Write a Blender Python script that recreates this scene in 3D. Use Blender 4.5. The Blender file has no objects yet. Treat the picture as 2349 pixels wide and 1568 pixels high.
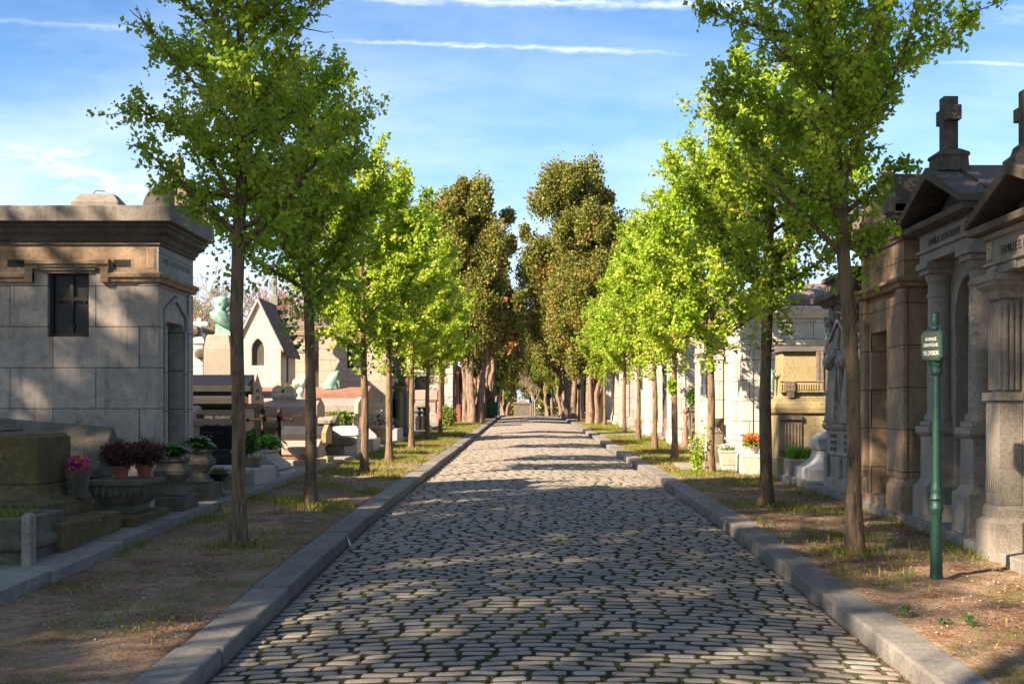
import bpy, math, random
import numpy as np
from mathutils import Vector, Matrix
random.seed(7)
RNG = np.random.default_rng(11)
sc = bpy.context.scene
COL = sc.collection
# ---- survey of the place: eye height, lens (in pixels of a 2349 px wide frame), vanishing point
F, CX, HY, EYE = 2936.0, 1211.0, 950.0, 1.9
_gy = np.array([-60, 0, 15.5, 27, 38, 54, 90, 110, 140, 200, 400, 900.])
_gz = np.array([-2.0, 0, .527, .70, .86, 1.12, 1.67, 1.72, 1.35, 0, -6, -16.])
_ty = np.arange(-60, 900, .5)
_tz = np.interp(_ty, _gy, _gz)
_k = np.ones(9) / 9
_tz[8:-8] = np.convolve(_tz, _k, 'same')[8:-8]
def g(y): return float(np.interp(y, _ty, _tz))
def gv(y): return np.interp(y, _ty, _tz)
VERGE, SLAB = .13, .23
def wx(px, Y): return (px - CX) / F * Y
def wz(py, Y): return EYE + (HY - py) / F * Y
def yat(px, X): return X * F / (px - CX)

# ---------------------------------------------------------------- mesh builder
class MB:
    def __init__(s): s.v = []; s.f = []
    def add(s, vs, fs):
        n = len(s.v); s.v.extend(vs); s.f.extend([tuple(i + n for i in f) for f in fs])
    def box(s, x0, x1, y0, y1, z0, z1):
        if x0 > x1: x0, x1 = x1, x0
        if y0 > y1: y0, y1 = y1, y0
        s.add([(x0,y0,z0),(x1,y0,z0),(x1,y1,z0),(x0,y1,z0),(x0,y0,z1),(x1,y0,z1),(x1,y1,z1),(x0,y1,z1)],
              [(3,2,1,0),(4,5,6,7),(0,1,5,4),(1,2,6,5),(2,3,7,6),(3,0,4,7)])
    def prism(s, pts, ax, a, b):
        n = len(pts)
        def m(p, t):
            return {'x': (t, p[0], p[1]), 'y': (p[0], t, p[1]), 'z': (p[0], p[1], t)}[ax]
        vs = [m(p, a) for p in pts] + [m(p, b) for p in pts]
        fs = [tuple(range(n)), tuple(range(2*n-1, n-1, -1))]
        fs += [(i, i+n, (i+1) % n + n, (i+1) % n) for i in range(n)]
        s.add(vs, fs)
    def rl(s, x0, x1, y0, y1, prof, cap=True):
        """rectangular 'lathe': profile of (offset, z) swept round a rectangle"""
        if x0 > x1: x0, x1 = x1, x0
        vs = []
        for o, z in prof: vs += [(x0-o,y0-o,z),(x1+o,y0-o,z),(x1+o,y1+o,z),(x0-o,y1+o,z)]
        fs = []
        for k in range(len(prof)-1):
            for i in range(4):
                j = (i+1) % 4
                fs.append((k*4+i, k*4+j, k*4+4+j, k*4+4+i))
        if cap:
            e = (len(prof)-1)*4
            fs += [(3,2,1,0), (e, e+1, e+2, e+3)]
        s.add(vs, fs)
    def lathe(s, cx, cy, prof, n=16, ph=0):
        vs = []; fs = []
        for r, z in prof:
            vs += [(cx + r*math.cos(ph+2*math.pi*i/n), cy + r*math.sin(ph+2*math.pi*i/n), z) for i in range(n)]
        for k in range(len(prof)-1):
            for i in range(n):
                j = (i+1) % n
                fs.append((k*n+i, k*n+j, k*n+n+j, k*n+n+i))
        e = (len(prof)-1)*n
        fs += [tuple(range(n-1, -1, -1)), tuple(range(e, e+n))]
        s.add(vs, fs)
    def tube(s, pts, rad, n=6, cap=True):
        P = [Vector(p) for p in pts]; vs = []; fs = []
        for i, p in enumerate(P):
            d = (P[min(i+1, len(P)-1)] - P[max(i-1, 0)])
            if d.length < 1e-9: d = Vector((0,0,1))
            d.normalize()
            a = d.cross(Vector((0.13,0.21,1)) if abs(d.z) < .95 else Vector((1,0,0))); a.normalize(); b = d.cross(a)
            r = rad[i] if hasattr(rad, '__len__') else rad
            for k in range(n):
                t = 2*math.pi*k/n; q = p + a*(r*math.cos(t)) + b*(r*math.sin(t)); vs.append(tuple(q))
        for i in range(len(P)-1):
            for k in range(n):
                j = (k+1) % n
                fs.append((i*n+k, i*n+j, i*n+n+j, i*n+n+k))
        if cap:
            e = (len(P)-1)*n
            fs += [tuple(range(n-1,-1,-1)), tuple(range(e, e+n))]
        s.add(vs, fs)
    def loft(s, rings, n=20):
        """rings: (cx, cy, z, rx, ry, tilt, foldamp, nfold) -> one continuous surface"""
        vs = []; fs = []
        for R in rings:
            cx, cy, z, rx, ry = R[:5]
            tl = R[5] if len(R) > 5 else 0; fa = R[6] if len(R) > 6 else 0; nf = R[7] if len(R) > 7 else 9
            for i in range(n):
                t = 2*math.pi*i/n
                k = 1 + fa*math.sin(nf*t + z*3.1) + fa*.5*math.sin((nf*1.7)*t + 1)
                dx = rx*math.cos(t)*k; dy = ry*math.sin(t)*k
                vs.append((cx+dx, cy+dy, z + tl*dx))
        for k in range(len(rings)-1):
            for i in range(n):
                j = (i+1) % n
                fs.append((k*n+i, k*n+j, k*n+n+j, k*n+n+i))
        e = (len(rings)-1)*n
        fs += [tuple(range(n-1,-1,-1)), tuple(range(e, e+n))]
        s.add(vs, fs)
    def ball(s, c, r, n=10, m=7):
        if not hasattr(r, '__len__'): r = (r, r, r)
        prof = []
        vs = []; fs = []
        for k in range(m):
            ph = -math.pi/2 + math.pi*(k+.5)/m
            for i in range(n):
                t = 2*math.pi*i/n
                vs.append((c[0]+r[0]*math.cos(ph)*math.cos(t), c[1]+r[1]*math.cos(ph)*math.sin(t), c[2]+r[2]*math.sin(ph)))
        for k in range(m-1):
            for i in range(n):
                j = (i+1) % n; fs.append((k*n+i, k*n+j, k*n+n+j, k*n+n+i))
        fs += [tuple(range(n-1,-1,-1)), tuple(range((m-1)*n, m*n))]
        s.add(vs, fs)
    def rot(s, ang, c, ax='z', start=0):
        M = Matrix.Rotation(ang, 3, ax.upper()); c = Vector(c)
        for i in range(start, len(s.v)):
            s.v[i] = tuple(M @ (Vector(s.v[i]) - c) + c)
    def build(s, name, mat, parent=None, bevel=0.0, smooth=False, label=None):
        me = bpy.data.meshes.new(name)
        off = Vector(parent.matrix_world.translation) if parent else Vector((0,0,0))
        if parent is not None: off = Vector(WL[parent.name])
        ox, oy, oz = off
        me.from_pydata([(x-ox, y-oy, z-oz) for x, y, z in s.v], [], s.f)
        fix_normals(me)
        me.materials.append(mat)
        if smooth:
            me.polygons.foreach_set('use_smooth', [True]*len(me.polygons))
            try: me.set_sharp_from_angle(angle=math.radians(40))
            except Exception: pass
        o = bpy.data.objects.new(name, me); COL.objects.link(o)
        if parent is not None: o.parent = parent
        WL[o.name] = tuple(off)
        if bevel > 0:
            m = o.modifiers.new('bevel', 'BEVEL'); m.width = bevel; m.segments = 2; m.limit_method = 'ANGLE'; m.angle_limit = math.radians(50)
            m.use_clamp_overlap = True
        if label: o['label'] = label
        return o
WL = {}
import bmesh
def fix_normals(me):
    bm = bmesh.new(); bm.from_mesh(me)
    bmesh.ops.recalc_face_normals(bm, faces=bm.faces[:])
    bm.to_mesh(me); bm.free()

def np_mesh(name, V, Fq, mat, parent=None, smooth=False):
    """V: (n,3) array; Fq: (m,k) array, all faces with k corners"""
    me = bpy.data.meshes.new(name)
    V = np.asarray(V, dtype=np.float32); Fq = np.asarray(Fq, dtype=np.int32)
    m, k = Fq.shape
    me.vertices.add(len(V)); me.vertices.foreach_set('co', V.ravel())
    me.loops.add(m*k); me.loops.foreach_set('vertex_index', Fq.ravel())
    me.polygons.add(m); me.polygons.foreach_set('loop_start', np.arange(0, m*k, k, dtype=np.int32))
    if smooth: me.polygons.foreach_set('use_smooth', np.ones(m, dtype=bool))
    me.update(calc_edges=True)
    me.materials.append(mat)
    o = bpy.data.objects.new(name, me); COL.objects.link(o)
    if parent is not None: o.parent = parent
    WL[o.name] = (0,0,0) if parent is None else WL[parent.name]
    return o

def thing(name, label, cat, loc=(0,0,0), group=None):
    o = bpy.data.objects.new(name, None); COL.objects.link(o)
    o.location = loc; o.empty_display_size = .2
    o['label'] = label; o['category'] = cat
    if group: o['group'] = group
    WL[o.name] = tuple(loc)
    return o
def tag(o, label, cat, group=None):
    o['label'] = label; o['category'] = cat
    if group: o['group'] = group
    return o
def structure(o): o['kind'] = 'structure'; return o
def stuff(o, label=None, cat=None):
    o['kind'] = 'stuff'
    if label: o['label'] = label; o['category'] = cat
    return o
def dup(root, loc, rotz=0, scale=1.0, label=None, group=None):
    r = root.copy(); COL.objects.link(r); r.location = loc; r.rotation_euler = (0,0,rotz); r.scale = (scale,)*3 if not hasattr(scale, '__len__') else scale
    WL[r.name] = tuple(loc)
    if label: r['label'] = label
    if group: r['group'] = group
    for ch in list(root.children):
        c = ch.copy(); COL.objects.link(c); c.parent = r
        for q in ch.children:
            d = q.copy(); COL.objects.link(d); d.parent = c
    return r
def text_mb(mb, s, size, origin, udir, vdir, depth=.004, xs=1.0, align='CENTER'):
    """lettering as real raised geometry; origin = middle of the base line"""
    cu = bpy.data.curves.new('t', 'FONT'); cu.body = s; cu.size = size; cu.extrude = depth; cu.align_x = align; cu.resolution_u = 2
    ob = bpy.data.objects.new('t', cu); COL.objects.link(ob)
    me = bpy.data.meshes.new_from_object(ob)
    u = Vector(udir); v = Vector(vdir); w = u.cross(v); o = Vector(origin)
    vs = [tuple(o + u*(p.co.x*xs) + v*p.co.y + w*p.co.z) for p in me.vertices]
    mb.add(vs, [tuple(p.vertices) for p in me.polygons])
    bpy.data.objects.remove(ob); bpy.data.meshes.remove(me); bpy.data.curves.remove(cu)

# ---------------------------------------------------------------- materials
def newmat(name):
    m = bpy.data.materials.new(name); m.use_nodes = True
    nt = m.node_tree; nt.nodes.clear()
    out = nt.nodes.new('ShaderNodeOutputMaterial')
    return m, nt, out
class NT:
    def __init__(s, nt): s.nt = nt
    def n(s, t, **kw):
        nd = s.nt.nodes.new(t)
        for k, v in kw.items():
            if k == 'inp':
                for a, b in v.items():
                    if isinstance(b, bpy.types.NodeSocket): s.nt.links.new(b, nd.inputs[a])
                    else: nd.inputs[a].default_value = b
            else: setattr(nd, k, v)
        return nd
    def noise(s, vec, scale, detail=3, rough=.55):
        return s.n('ShaderNodeTexNoise', inp={'Vector': vec, 'Scale': scale, 'Detail': detail, 'Roughness': rough}).outputs['Fac']
    def ramp(s, fac, a, b, c0=(0,0,0,1), c1=(1,1,1,1)):
        r = s.n('ShaderNodeValToRGB', inp={'Fac': fac}); e = r.color_ramp.elements
        e[0].position = a; e[1].position = b; e[0].color = c0; e[1].color = c1
        return r.outputs['Color']
    def mix(s, fac, a, b, mode='MIX'):
        nd = s.nt.nodes.new('ShaderNodeMix'); nd.data_type = 'RGBA'; nd.blend_type = mode
        for i, v in ((0, fac), (6, a), (7, b)):
            if isinstance(v, bpy.types.NodeSocket): s.nt.links.new(v, nd.inputs[i])
            else: nd.inputs[i].default_value = v if i == 0 else (*v[:3], 1)
        return nd.outputs[2]
    def math(s, op, a, b=0.0, clamp=False):
        nd = s.nt.nodes.new('ShaderNodeMath'); nd.operation = op; nd.use_clamp = clamp
        for i, v in ((0, a), (1, b)):
            if isinstance(v, bpy.types.NodeSocket): s.nt.links.new(v, nd.inputs[i])
            else: nd.inputs[i].default_value = v
        return nd.outputs[0]
    def link(s, a, b): s.nt.links.new(a, b)
def mul_n(N, s, k): return N.mix(1.0, s, (k,k,k), 'MULTIPLY')
def mul(c, k): return tuple(x*k for x in c)

def stone(name, c1, c2, scale=2.0, speck=0.0, sps=90, rough=.85, joint=None, stain=0.0, staincol=(.035,.028,.022), moss=0.0, bump=.25, spec=.3, jk=.75, lich=0.0, rpi=0.0):
    m, nt, out = newmat(name); N = NT(nt)
    tc = N.n('ShaderNodeTexCoord').outputs['Object']
    gm = N.n('ShaderNodeNewGeometry')
    col = N.mix(N.ramp(N.noise(tc, scale, 5, .65), .35, .65), c1, c2)
    col = N.mix(N.ramp(N.noise(tc, scale*7, 4, .7), .45, .75), col, mul(c2, .72))
    h = N.noise(tc, 30, 4, .7)
    if rpi: col = N.mix(gm.outputs['Random Per Island'], mul_n(N, col, 1-rpi), mul_n(N, col, 1+rpi*.6))
    if speck > 0:
        sp = N.noise(tc, sps, 2, .8)
        k = N.n('ShaderNodeMix'); k.data_type = 'RGBA'
        col = N.mix(N.math('MULTIPLY', N.ramp(sp, .5, .62), speck), col, mul(c1, .35))
        col = N.mix(N.math('MULTIPLY', N.ramp(N.noise(tc, sps*.8, 2, .8), .58, .66), speck*.8), col, (min(1,c1[0]*1.6), min(1,c1[1]*1.6), min(1,c1[2]*1.6)))
    if stain > 0:
        mp = N.n('ShaderNodeMapping', inp={'Vector': tc, 'Scale': (7, 7, .55)}).outputs[0]
        st = N.math('MULTIPLY', N.ramp(N.noise(mp, 1.0, 5, .7), .5, .78), N.ramp(N.noise(tc, .9, 3, .6), .35, .6))
        col = N.mix(N.math('MULTIPLY', st, stain), col, staincol)
        # soot lying in blotches
        bl = N.ramp(N.noise(tc, 1.7, 6, .75), .56, .72)
        col = N.mix(N.math('MULTIPLY', bl, stain*.55), col, mul(staincol, 1.6))
    if moss > 0:
        ms = N.ramp(N.noise(tc, 4.5, 6, .75), .48, .68)
        col = N.mix(N.math('MULTIPLY', ms, moss), col, (.07,.085,.018))
        li = N.ramp(N.noise(tc, 16, 3, .6), .62, .68)
        col = N.mix(N.math('MULTIPLY', li, moss*.5), col, (.42,.42,.36))
    if lich > 0:
        la = N.math('MULTIPLY', N.ramp(N.noise(tc, 14, 4, .8), .60, .68), N.ramp(N.noise(tc, 1.9, 3, .6), .48, .60))
        col = N.mix(N.math('MULTIPLY', la, lich), col, (.62,.58,.52))
    hh = h
    if joint:
        sep = N.n('ShaderNodeSeparateXYZ', inp={0: tc})
        sx = N.math('ADD', sep.outputs[0], sep.outputs[1])
        cb = N.n('ShaderNodeCombineXYZ', inp={0: sx, 1: sep.outputs[2]})
        br = N.n('ShaderNodeTexBrick', inp={'Vector': cb.outputs[0], 'Scale': 1.0, 'Mortar Size': .006, 'Mortar Smooth': .15, 'Brick Width': joint[0], 'Row Height': joint[1], 'Color1': (1,1,1,1), 'Color2': (.94,.94,.94,1)})
        col = N.mix(1.0, col, br.outputs['Color'], 'MULTIPLY')
        col = N.mix(N.math('MULTIPLY', br.outputs['Fac'], jk), col, mul(c2, .28))
        hh = N.math('SUBTRACT', N.math('MULTIPLY', h, .4), N.math('MULTIPLY', br.outputs['Fac'], 1.0))
    b = N.n('ShaderNodeBump', inp={'Height': hh, 'Strength': bump, 'Distance': .02})
    p = N.n('ShaderNodeBsdfPrincipled', inp={'Base Color': col, 'Roughness': rough, 'Normal': b.outputs[0]})
    p.inputs['Specular IOR Level'].default_value = spec
    N.link(p.outputs[0], out.inputs[0])
    return m
def plain(name, c, rough=.6, metal=0.0, var=.25, scale=8, bump=.1, spec=.4, c2=None):
    m, nt, out = newmat(name); N = NT(nt)
    tc = N.n('ShaderNodeTexCoord').outputs['Object']
    col = N.mix(N.ramp(N.noise(tc, scale, 4, .65), .35, .7), c, c2 or mul(c, 1-var))
    b = N.n('ShaderNodeBump', inp={'Height': N.noise(tc, scale*4, 3), 'Strength': bump, 'Distance': .01})
    p = N.n('ShaderNodeBsdfPrincipled', inp={'Base Color': col, 'Roughness': rough, 'Metallic': metal, 'Normal': b.outputs[0]})
    p.inputs['Specular IOR Level'].default_value = spec
    N.link(p.outputs[0], out.inputs[0])
    return m
def leafmat(name, c1, c2, c3=None, trans=.35, rough=.5, nscale=.8, spec=.25, f3=(.5,.6)):
    m, nt, out = newmat(name); N = NT(nt)
    tc = N.n('ShaderNodeTexCoord').outputs['Object']
    gm = N.n('ShaderNodeNewGeometry')
    col = N.mix(gm.outputs['Random Per Island'], c1, c2)
    if c3:
        f = N.math('ADD', N.math('MULTIPLY', N.noise(tc, nscale, 3), .8), N.math('MULTIPLY', gm.outputs['Random Per Island'], .2))
        col = N.mix(N.ramp(f, *f3), col, c3)
    p = N.n('ShaderNodeBsdfPrincipled', inp={'Base Color': col, 'Roughness': rough})
    p.inputs['Specular IOR Level'].default_value = spec
    t = N.n('ShaderNodeBsdfTranslucent', inp={'Color': N.mix(.5, col, mul(c1, 1.3))})
    mx = N.n('ShaderNodeMixShader', inp={0: trans, 1: p.outputs[0], 2: t.outputs[0]})
    N.link(mx.outputs[0], out.inputs[0])
    return m
M = {}
M['white'] = stone('white_limestone', (.66,.60,.52), (.57,.50,.42), 1.2, stain=.25, staincol=(.22,.17,.12), joint=(.9,.42), bump=.08, jk=.14)
M['cream'] = stone('cream_limestone', (.60,.52,.43), (.50,.42,.33), 1.4, stain=.35, staincol=(.12,.09,.06), joint=(.8,.40), bump=.15, jk=.4)
M['pinkwall'] = stone('pinkish_render', (.66,.56,.47), (.58,.45,.36), .9, stain=.2, staincol=(.3,.18,.12), bump=.12)
M['rust'] = stone('banded_limestone', (.52,.41,.32), (.44,.34,.26), 1.4, stain=.22, staincol=(.14,.09,.06), joint=(1.1,.36), bump=.3, speck=.15)
M['greywall'] = stone('grey_limestone', (.50,.43,.37), (.40,.34,.29), 1.1, stain=.75, staincol=(.075,.05,.032), joint=(1.3,.62), bump=.13, speck=.12, sps=60, jk=.14, lich=.8)
M['greysmooth'] = stone('pale_grey_limestone', (.36,.36,.36), (.30,.30,.30), 1.5, stain=.2, joint=(1.2,.6), bump=.1)
M['warmgrey'] = stone('weathered_frieze_stone', (.42,.30,.20), (.26,.17,.11), 2.2, stain=.8, staincol=(.035,.022,.015), bump=.25)
M['soot'] = stone('sooty_stone', (.17,.138,.11), (.09,.073,.06), 2.5, stain=.6, bump=.3, moss=.15)
M['roofstone'] = stone('weathered_roof_stone', (.24,.185,.15), (.15,.11,.085), 2.0, stain=.5, moss=.12, bump=.35)
M['brown'] = stone('brown_sandstone', (.44,.31,.20), (.31,.21,.135), 2.0, speck=.25, stain=.65, staincol=(.03,.02,.015), joint=(1.3,.50), bump=.35)
M['granite'] = stone('grey_granite', (.39,.34,.285), (.29,.25,.21), 2.5, speck=.8, sps=110, bump=.25, rough=.7, stain=.45)
M['granite2'] = stone('light_grey_granite', (.42,.41,.40), (.34,.335,.33), 4, speck=.6, sps=120, bump=.12, rough=.6)
M['pinkgranite'] = stone('pink_granite', (.47,.34,.27), (.37,.27,.22), 5, speck=.7, sps=100, bump=.15, rough=.65)
M['redgranite'] = stone('red_granite', (.36,.18,.125), (.27,.13,.09), 5, speck=.6, sps=60, bump=.15, rough=.6)
M['goldgranite'] = stone('ochre_granite', (.42,.33,.17), (.33,.25,.13), 3, speck=.6, sps=90, bump=.2, rough=.75, moss=.1)
M['blackgranite'] = stone('polished_black_granite', (.008,.008,.009), (.012,.011,.011), 6, speck=.35, sps=140, bump=.03, rough=.5, spec=.25)
M['darkgranite'] = stone('dark_grey_granite', (.04,.037,.034), (.06,.054,.048), 4, speck=.5, sps=120, bump=.05, rough=.4)
M['mossy'] = stone('mossy_brown_stone', (.20,.14,.06), (.10,.072,.035), 3, speck=.25, stain=.5, moss=.45, bump=.5)
M['mossgrey'] = stone('lichened_grey_stone', (.20,.17,.13), (.12,.10,.075), 3, speck=.3, stain=.5, moss=.3, bump=.45)
M['paving'] = stone('grave_edge_slabs', (.32,.295,.26), (.24,.215,.185), 2.5, speck=.3, stain=.5, moss=.25, bump=.4, rpi=.18)
M['kerb'] = stone('granite_kerb', (.27,.245,.22), (.19,.17,.15), 1.2, speck=.65, sps=130, stain=.5, bump=.5, moss=.24, rpi=.24)
M['marble'] = stone('white_marble', (.72,.69,.64), (.60,.57,.52), 3, stain=.2, staincol=(.3,.27,.22), bump=.08, rough=.6)
M['greenstone'] = stone('greenish_stone', (.23,.25,.19), (.17,.19,.14), 3, speck=.3, stain=.2, bump=.15)
M['statue'] = stone('carved_weathered_stone', (.42,.37,.31), (.28,.24,.19), 5, stain=.5, bump=.3)
M['patina'] = plain('green_bronze_patina', (.13,.30,.23), .65, .2, scale=11, c2=(.36,.54,.43), bump=.35)
M['patina_dark'] = plain('dark_bronze_patina', (.12,.22,.17), .6, .2, scale=12, c2=(.28,.42,.33), bump=.3)
M['iron'] = plain('black_rusty_iron', (.03,.022,.018), .6, .5, scale=30, c2=(.07,.035,.02))
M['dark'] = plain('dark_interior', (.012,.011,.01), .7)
M['door'] = plain('dark_bronze_door', (.035,.03,.026), .5, .4, scale=20)
M['glass'] = plain('dark_leaded_glass', (.022,.018,.018), .35, 0, scale=14, c2=(.012,.018,.012), spec=.35)
M['roofgrey'] = stone('grey_roof_slabs', (.27,.235,.205), (.18,.155,.135), 2.0, stain=.55, bump=.35)
M['mesh'] = plain('wire_mesh_screen', (.10,.085,.075), .5, .3, scale=60)
M['post'] = plain('green_painted_iron', (.004,.032,.025), .5, .1, c2=(.012,.046,.034), scale=22, spec=.4, bump=.3)
M['panel'] = plain('dull_green_enamel', (.05,.066,.045), .5, 0, var=.12)
M['letter'] = plain('white_lettering', (.75,.75,.72), .5, 0, var=.05)
M['engraved'] = plain('blackened_engraved_letters', (.075,.06,.05), .8)
M['engraved2'] = plain('grey_engraved_letters', (.17,.165,.16), .8)
M['goldletter'] = plain('dull_gilt_letters', (.24,.19,.11), .5, .3)
M['terracotta'] = plain('terracotta', (.34,.10,.05), .8, scale=14, c2=(.24,.10,.07))
M['bin'] = plain('green_plastic', (.005,.13,.04), .4, var=.1)
M['rubber'] = plain('black_rubber', (.02,.02,.02), .7)
M['paper'] = plain('white_paper', (.8,.8,.78), .7, var=.05)
M['redmarble'] = plain('red_marble', (.25,.07,.05), .3, scale=12, c2=(.33,.13,.10))
M['leaf'] = leafmat('pear_leaves', (.34,.47,.03), (.19,.33,.018), (.44,.50,.06), trans=.38, rough=.42, nscale=1.3)
M['leafdark'] = leafmat('broad_dark_leaves', (.06,.16,.02), (.035,.10,.015), trans=.2, rough=.3, spec=.5)
M['leafbright'] = leafmat('bright_leaves', (.20,.42,.03), (.11,.28,.02), trans=.3, rough=.35, spec=.4)
M['grass'] = leafmat('grass_blades', (.22,.27,.03), (.13,.17,.02), (.34,.27,.07), trans=.3, nscale=1.5)
M['moss'] = leafmat('joint_moss', (.115,.15,.015), (.05,.085,.01), (.20,.17,.03), trans=.2, nscale=3)
M['conifer'] = leafmat('thuja_sprays', (.235,.23,.04), (.085,.108,.018), (.30,.185,.05), trans=.14, nscale=.6, f3=(.55,.69))
M['conifergreen'] = leafmat('green_thuja_sprays', (.16,.22,.03), (.07,.12,.02), (.30,.34,.04), trans=.2, nscale=.5)
M['coniferrust'] = leafmat('dead_thuja_sprays', (.42,.16,.075), (.24,.085,.045), (.30,.19,.06), trans=.12, nscale=.9)
M['heather'] = leafmat('dried_heather', (.085,.038,.03), (.05,.022,.018), (.12,.035,.035), trans=.1, nscale=6)
M['pink'] = leafmat('pink_petals', (.62,.06,.22), (.40,.04,.35), (.65,.22,.06), trans=.2, nscale=12)
M['petal'] = leafmat('white_petals', (.75,.72,.68), (.55,.40,.60), (.7,.65,.3), trans=.2, nscale=12)
M['redflower'] = leafmat('red_flowers', (.62,.10,.03), (.45,.16,.03), (.12,.25,.03), trans=.2, nscale=8)
M['litter'] = leafmat('dead_leaf_litter', (.22,.09,.035), (.10,.05,.025), (.30,.20,.12), trans=.05, nscale=4)
M['chips'] = plain('pale_chips', (.45,.40,.34), .8)
def bark(name, c1, c2, sc_=1.0, lich=0.0):
    m, nt, out = newmat(name); N = NT(nt)
    tc = N.n('ShaderNodeTexCoord').outputs['Object']
    mp = N.n('ShaderNodeMapping', inp={'Vector': tc, 'Scale': (14*sc_,14*sc_,2.6*sc_)}).outputs[0]
    n1 = N.noise(mp, 2.2, 6, .7)
    col = N.mix(N.ramp(n1, .38, .62), c2, c1)
    col = N.mix(N.ramp(N.noise(tc, 3, 3), .45, .65), col, mul(c1, .75))
    if lich: col = N.mix(N.math('MULTIPLY', N.ramp(N.noise(tc, 1.3, 3), .45, .55), lich), col, (.28,.26,.05))
    b = N.n('ShaderNodeBump', inp={'Height': n1, 'Strength': .8, 'Distance': .025})
    p = N.n('ShaderNodeBsdfPrincipled', inp={'Base Color': col, 'Roughness': .9, 'Normal': b.outputs[0]})
    p.inputs['Specular IOR Level'].default_value = .15
    N.link(p.outputs[0], out.inputs[0]); return m
M['bark'] = bark('pear_bark', (.27,.185,.12), (.07,.045,.03), .85, lich=.12)
M['barkthuja'] = bark('thuja_bark', (.33,.235,.17), (.10,.065,.045), .45)
M['barebark'] = bark('bare_tree_bark', (.30,.24,.19), (.20,.15,.12), .5, lich=.55)
M['barered'] = bark('reddish_twigs', (.34,.20,.16), (.24,.14,.11), .5)
# ================================================================ setting: ground, road, kerbs, grave edging
RL, RR = -1.96, 2.35          # kerb faces (edges of the carriageway)
RC = (RL + RR)/2
def camber(X): return .075*(1 - ((X-RC)/((RR-RL)/2))**2)
def groundmat():
    m, nt, out = newmat('earth_verge'); N = NT(nt)
    tc = N.n('ShaderNodeTexCoord').outputs['Object']
    n1 = N.noise(tc, 1.1, 6, .7); n2 = N.noise(tc, 9, 5, .7); n3 = N.noise(tc, 70, 3, .7)
    col = N.mix(N.ramp(n1, .38, .62), (.36,.245,.16), (.21,.125,.075))
    col = N.mix(N.ramp(N.noise(tc, 2.3, 5, .75), .52, .66), col, (.20,.075,.03))
    mp = N.n('ShaderNodeMapping', inp={'Vector': tc, 'Location': (31,7,0)}).outputs[0]
    col = N.mix(N.math('MULTIPLY', N.ramp(N.noise(mp, 1.5, 6, .75), .50, .64), .8), col, (.10,.12,.022))
    col = N.mix(N.math('MULTIPLY', N.ramp(n2, .5, .72), .5), col, (.09,.055,.035))
    col = N.mix(N.math('MULTIPLY', N.ramp(n3, .56, .66), .75), col, (.50,.40,.31))
    col = N.mix(N.math('MULTIPLY', N.ramp(N.noise(tc, 45, 3, .8), .55, .66), .8), col, (.05,.03,.02))
    hh = N.math('ADD', N.math('MULTIPLY', n3, .35), N.math('ADD', n2, n1))
    b = N.n('ShaderNodeBump', inp={'Height': hh, 'Strength': .8, 'Distance': .05})
    p = N.n('ShaderNodeBsdfPrincipled', inp={'Base Color': col, 'Roughness': .95, 'Normal': b.outputs[0]})
    p.inputs['Specular IOR Level'].default_value = .1
    N.link(p.outputs[0], out.inputs[0]); return m
M['earth'] = groundmat()
xs = np.array([-500,-200,-80,-40,-20,-12,-8,-6,-5,-4.2] + list(np.arange(-4.0,-2.3,.12)) + [-2.255,-2.23,-2.10, -1,0,1,2, 2.5,2.62,2.645] + list(np.arange(2.7,4.5,.12)) + [4.7,5.5,7,10,16,30,60,120,300,500])
ys = np.concatenate([np.arange(-60,5,5), np.arange(5,32,.15), np.arange(32,70,.6), np.arange(70,160,4), np.array([180,200,250,300,400,600,850])])
XX, YY = np.meshgrid(xs, ys)
ZZ = gv(YY) + VERGE
bump = .012*np.sin(XX*7.1+YY*1.3)*np.sin(YY*3.7) + .010*np.sin(XX*13+YY*8.1) + .008*np.sin(YY*17+XX*3)
inroad = (XX > -2.24) & (XX < 2.63)
verge_ = ((XX > -3.95) & (XX < -2.2)) | ((XX > 2.6) & (XX < 4.4))
ZZ = np.where(verge_, ZZ + bump - .015, ZZ)
ZZ = np.where(inroad, gv(YY) - .06, ZZ)
nx = len(xs); idx = np.arange(len(xs)*len(ys)).reshape(len(ys), nx)
Fq = np.stack([idx[:-1,:-1].ravel(), idx[:-1,1:].ravel(), idx[1:,1:].ravel(), idx[1:,:-1].ravel()], 1)
structure(np_mesh('ground', np.stack([XX.ravel(), YY.ravel(), ZZ.ravel()], 1), Fq, M['earth'], smooth=True))

# ---- road bed between the setts
def bedmat():
    m, nt, out = newmat('sett_joint_soil'); N = NT(nt)
    tc = N.n('ShaderNodeTexCoord').outputs['Object']
    col = N.mix(N.ramp(N.noise(tc, 12, 4, .7), .4, .6), (.045,.037,.028), (.055,.062,.018))
    b = N.n('ShaderNodeBump', inp={'Height': N.noise(tc, 60, 3), 'Strength': .8, 'Distance': .02})
    p = N.n('ShaderNodeBsdfPrincipled', inp={'Base Color': col, 'Roughness': 1.0, 'Normal': b.outputs[0]})
    N.link(p.outputs[0], out.inputs[0]); return m
M['bed'] = bedmat()
xs2 = np.linspace(-2.1, 2.5, 14); ys2 = np.concatenate([np.arange(-30, 4, 2), np.arange(4, 120, .5), np.arange(120, 134, 2)])
XX, YY = np.meshgrid(xs2, ys2); ZZ = gv(YY) + camber(np.clip(XX, RL, RR)) - .018
idx = np.arange(XX.size).reshape(XX.shape)
Fq = np.stack([idx[:-1,:-1].ravel(), idx[:-1,1:].ravel(), idx[1:,1:].ravel(), idx[1:,:-1].ravel()], 1)
structure(np_mesh('road_bed', np.stack([XX.ravel(), YY.ravel(), ZZ.ravel()], 1), Fq, M['bed'], smooth=True))

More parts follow.
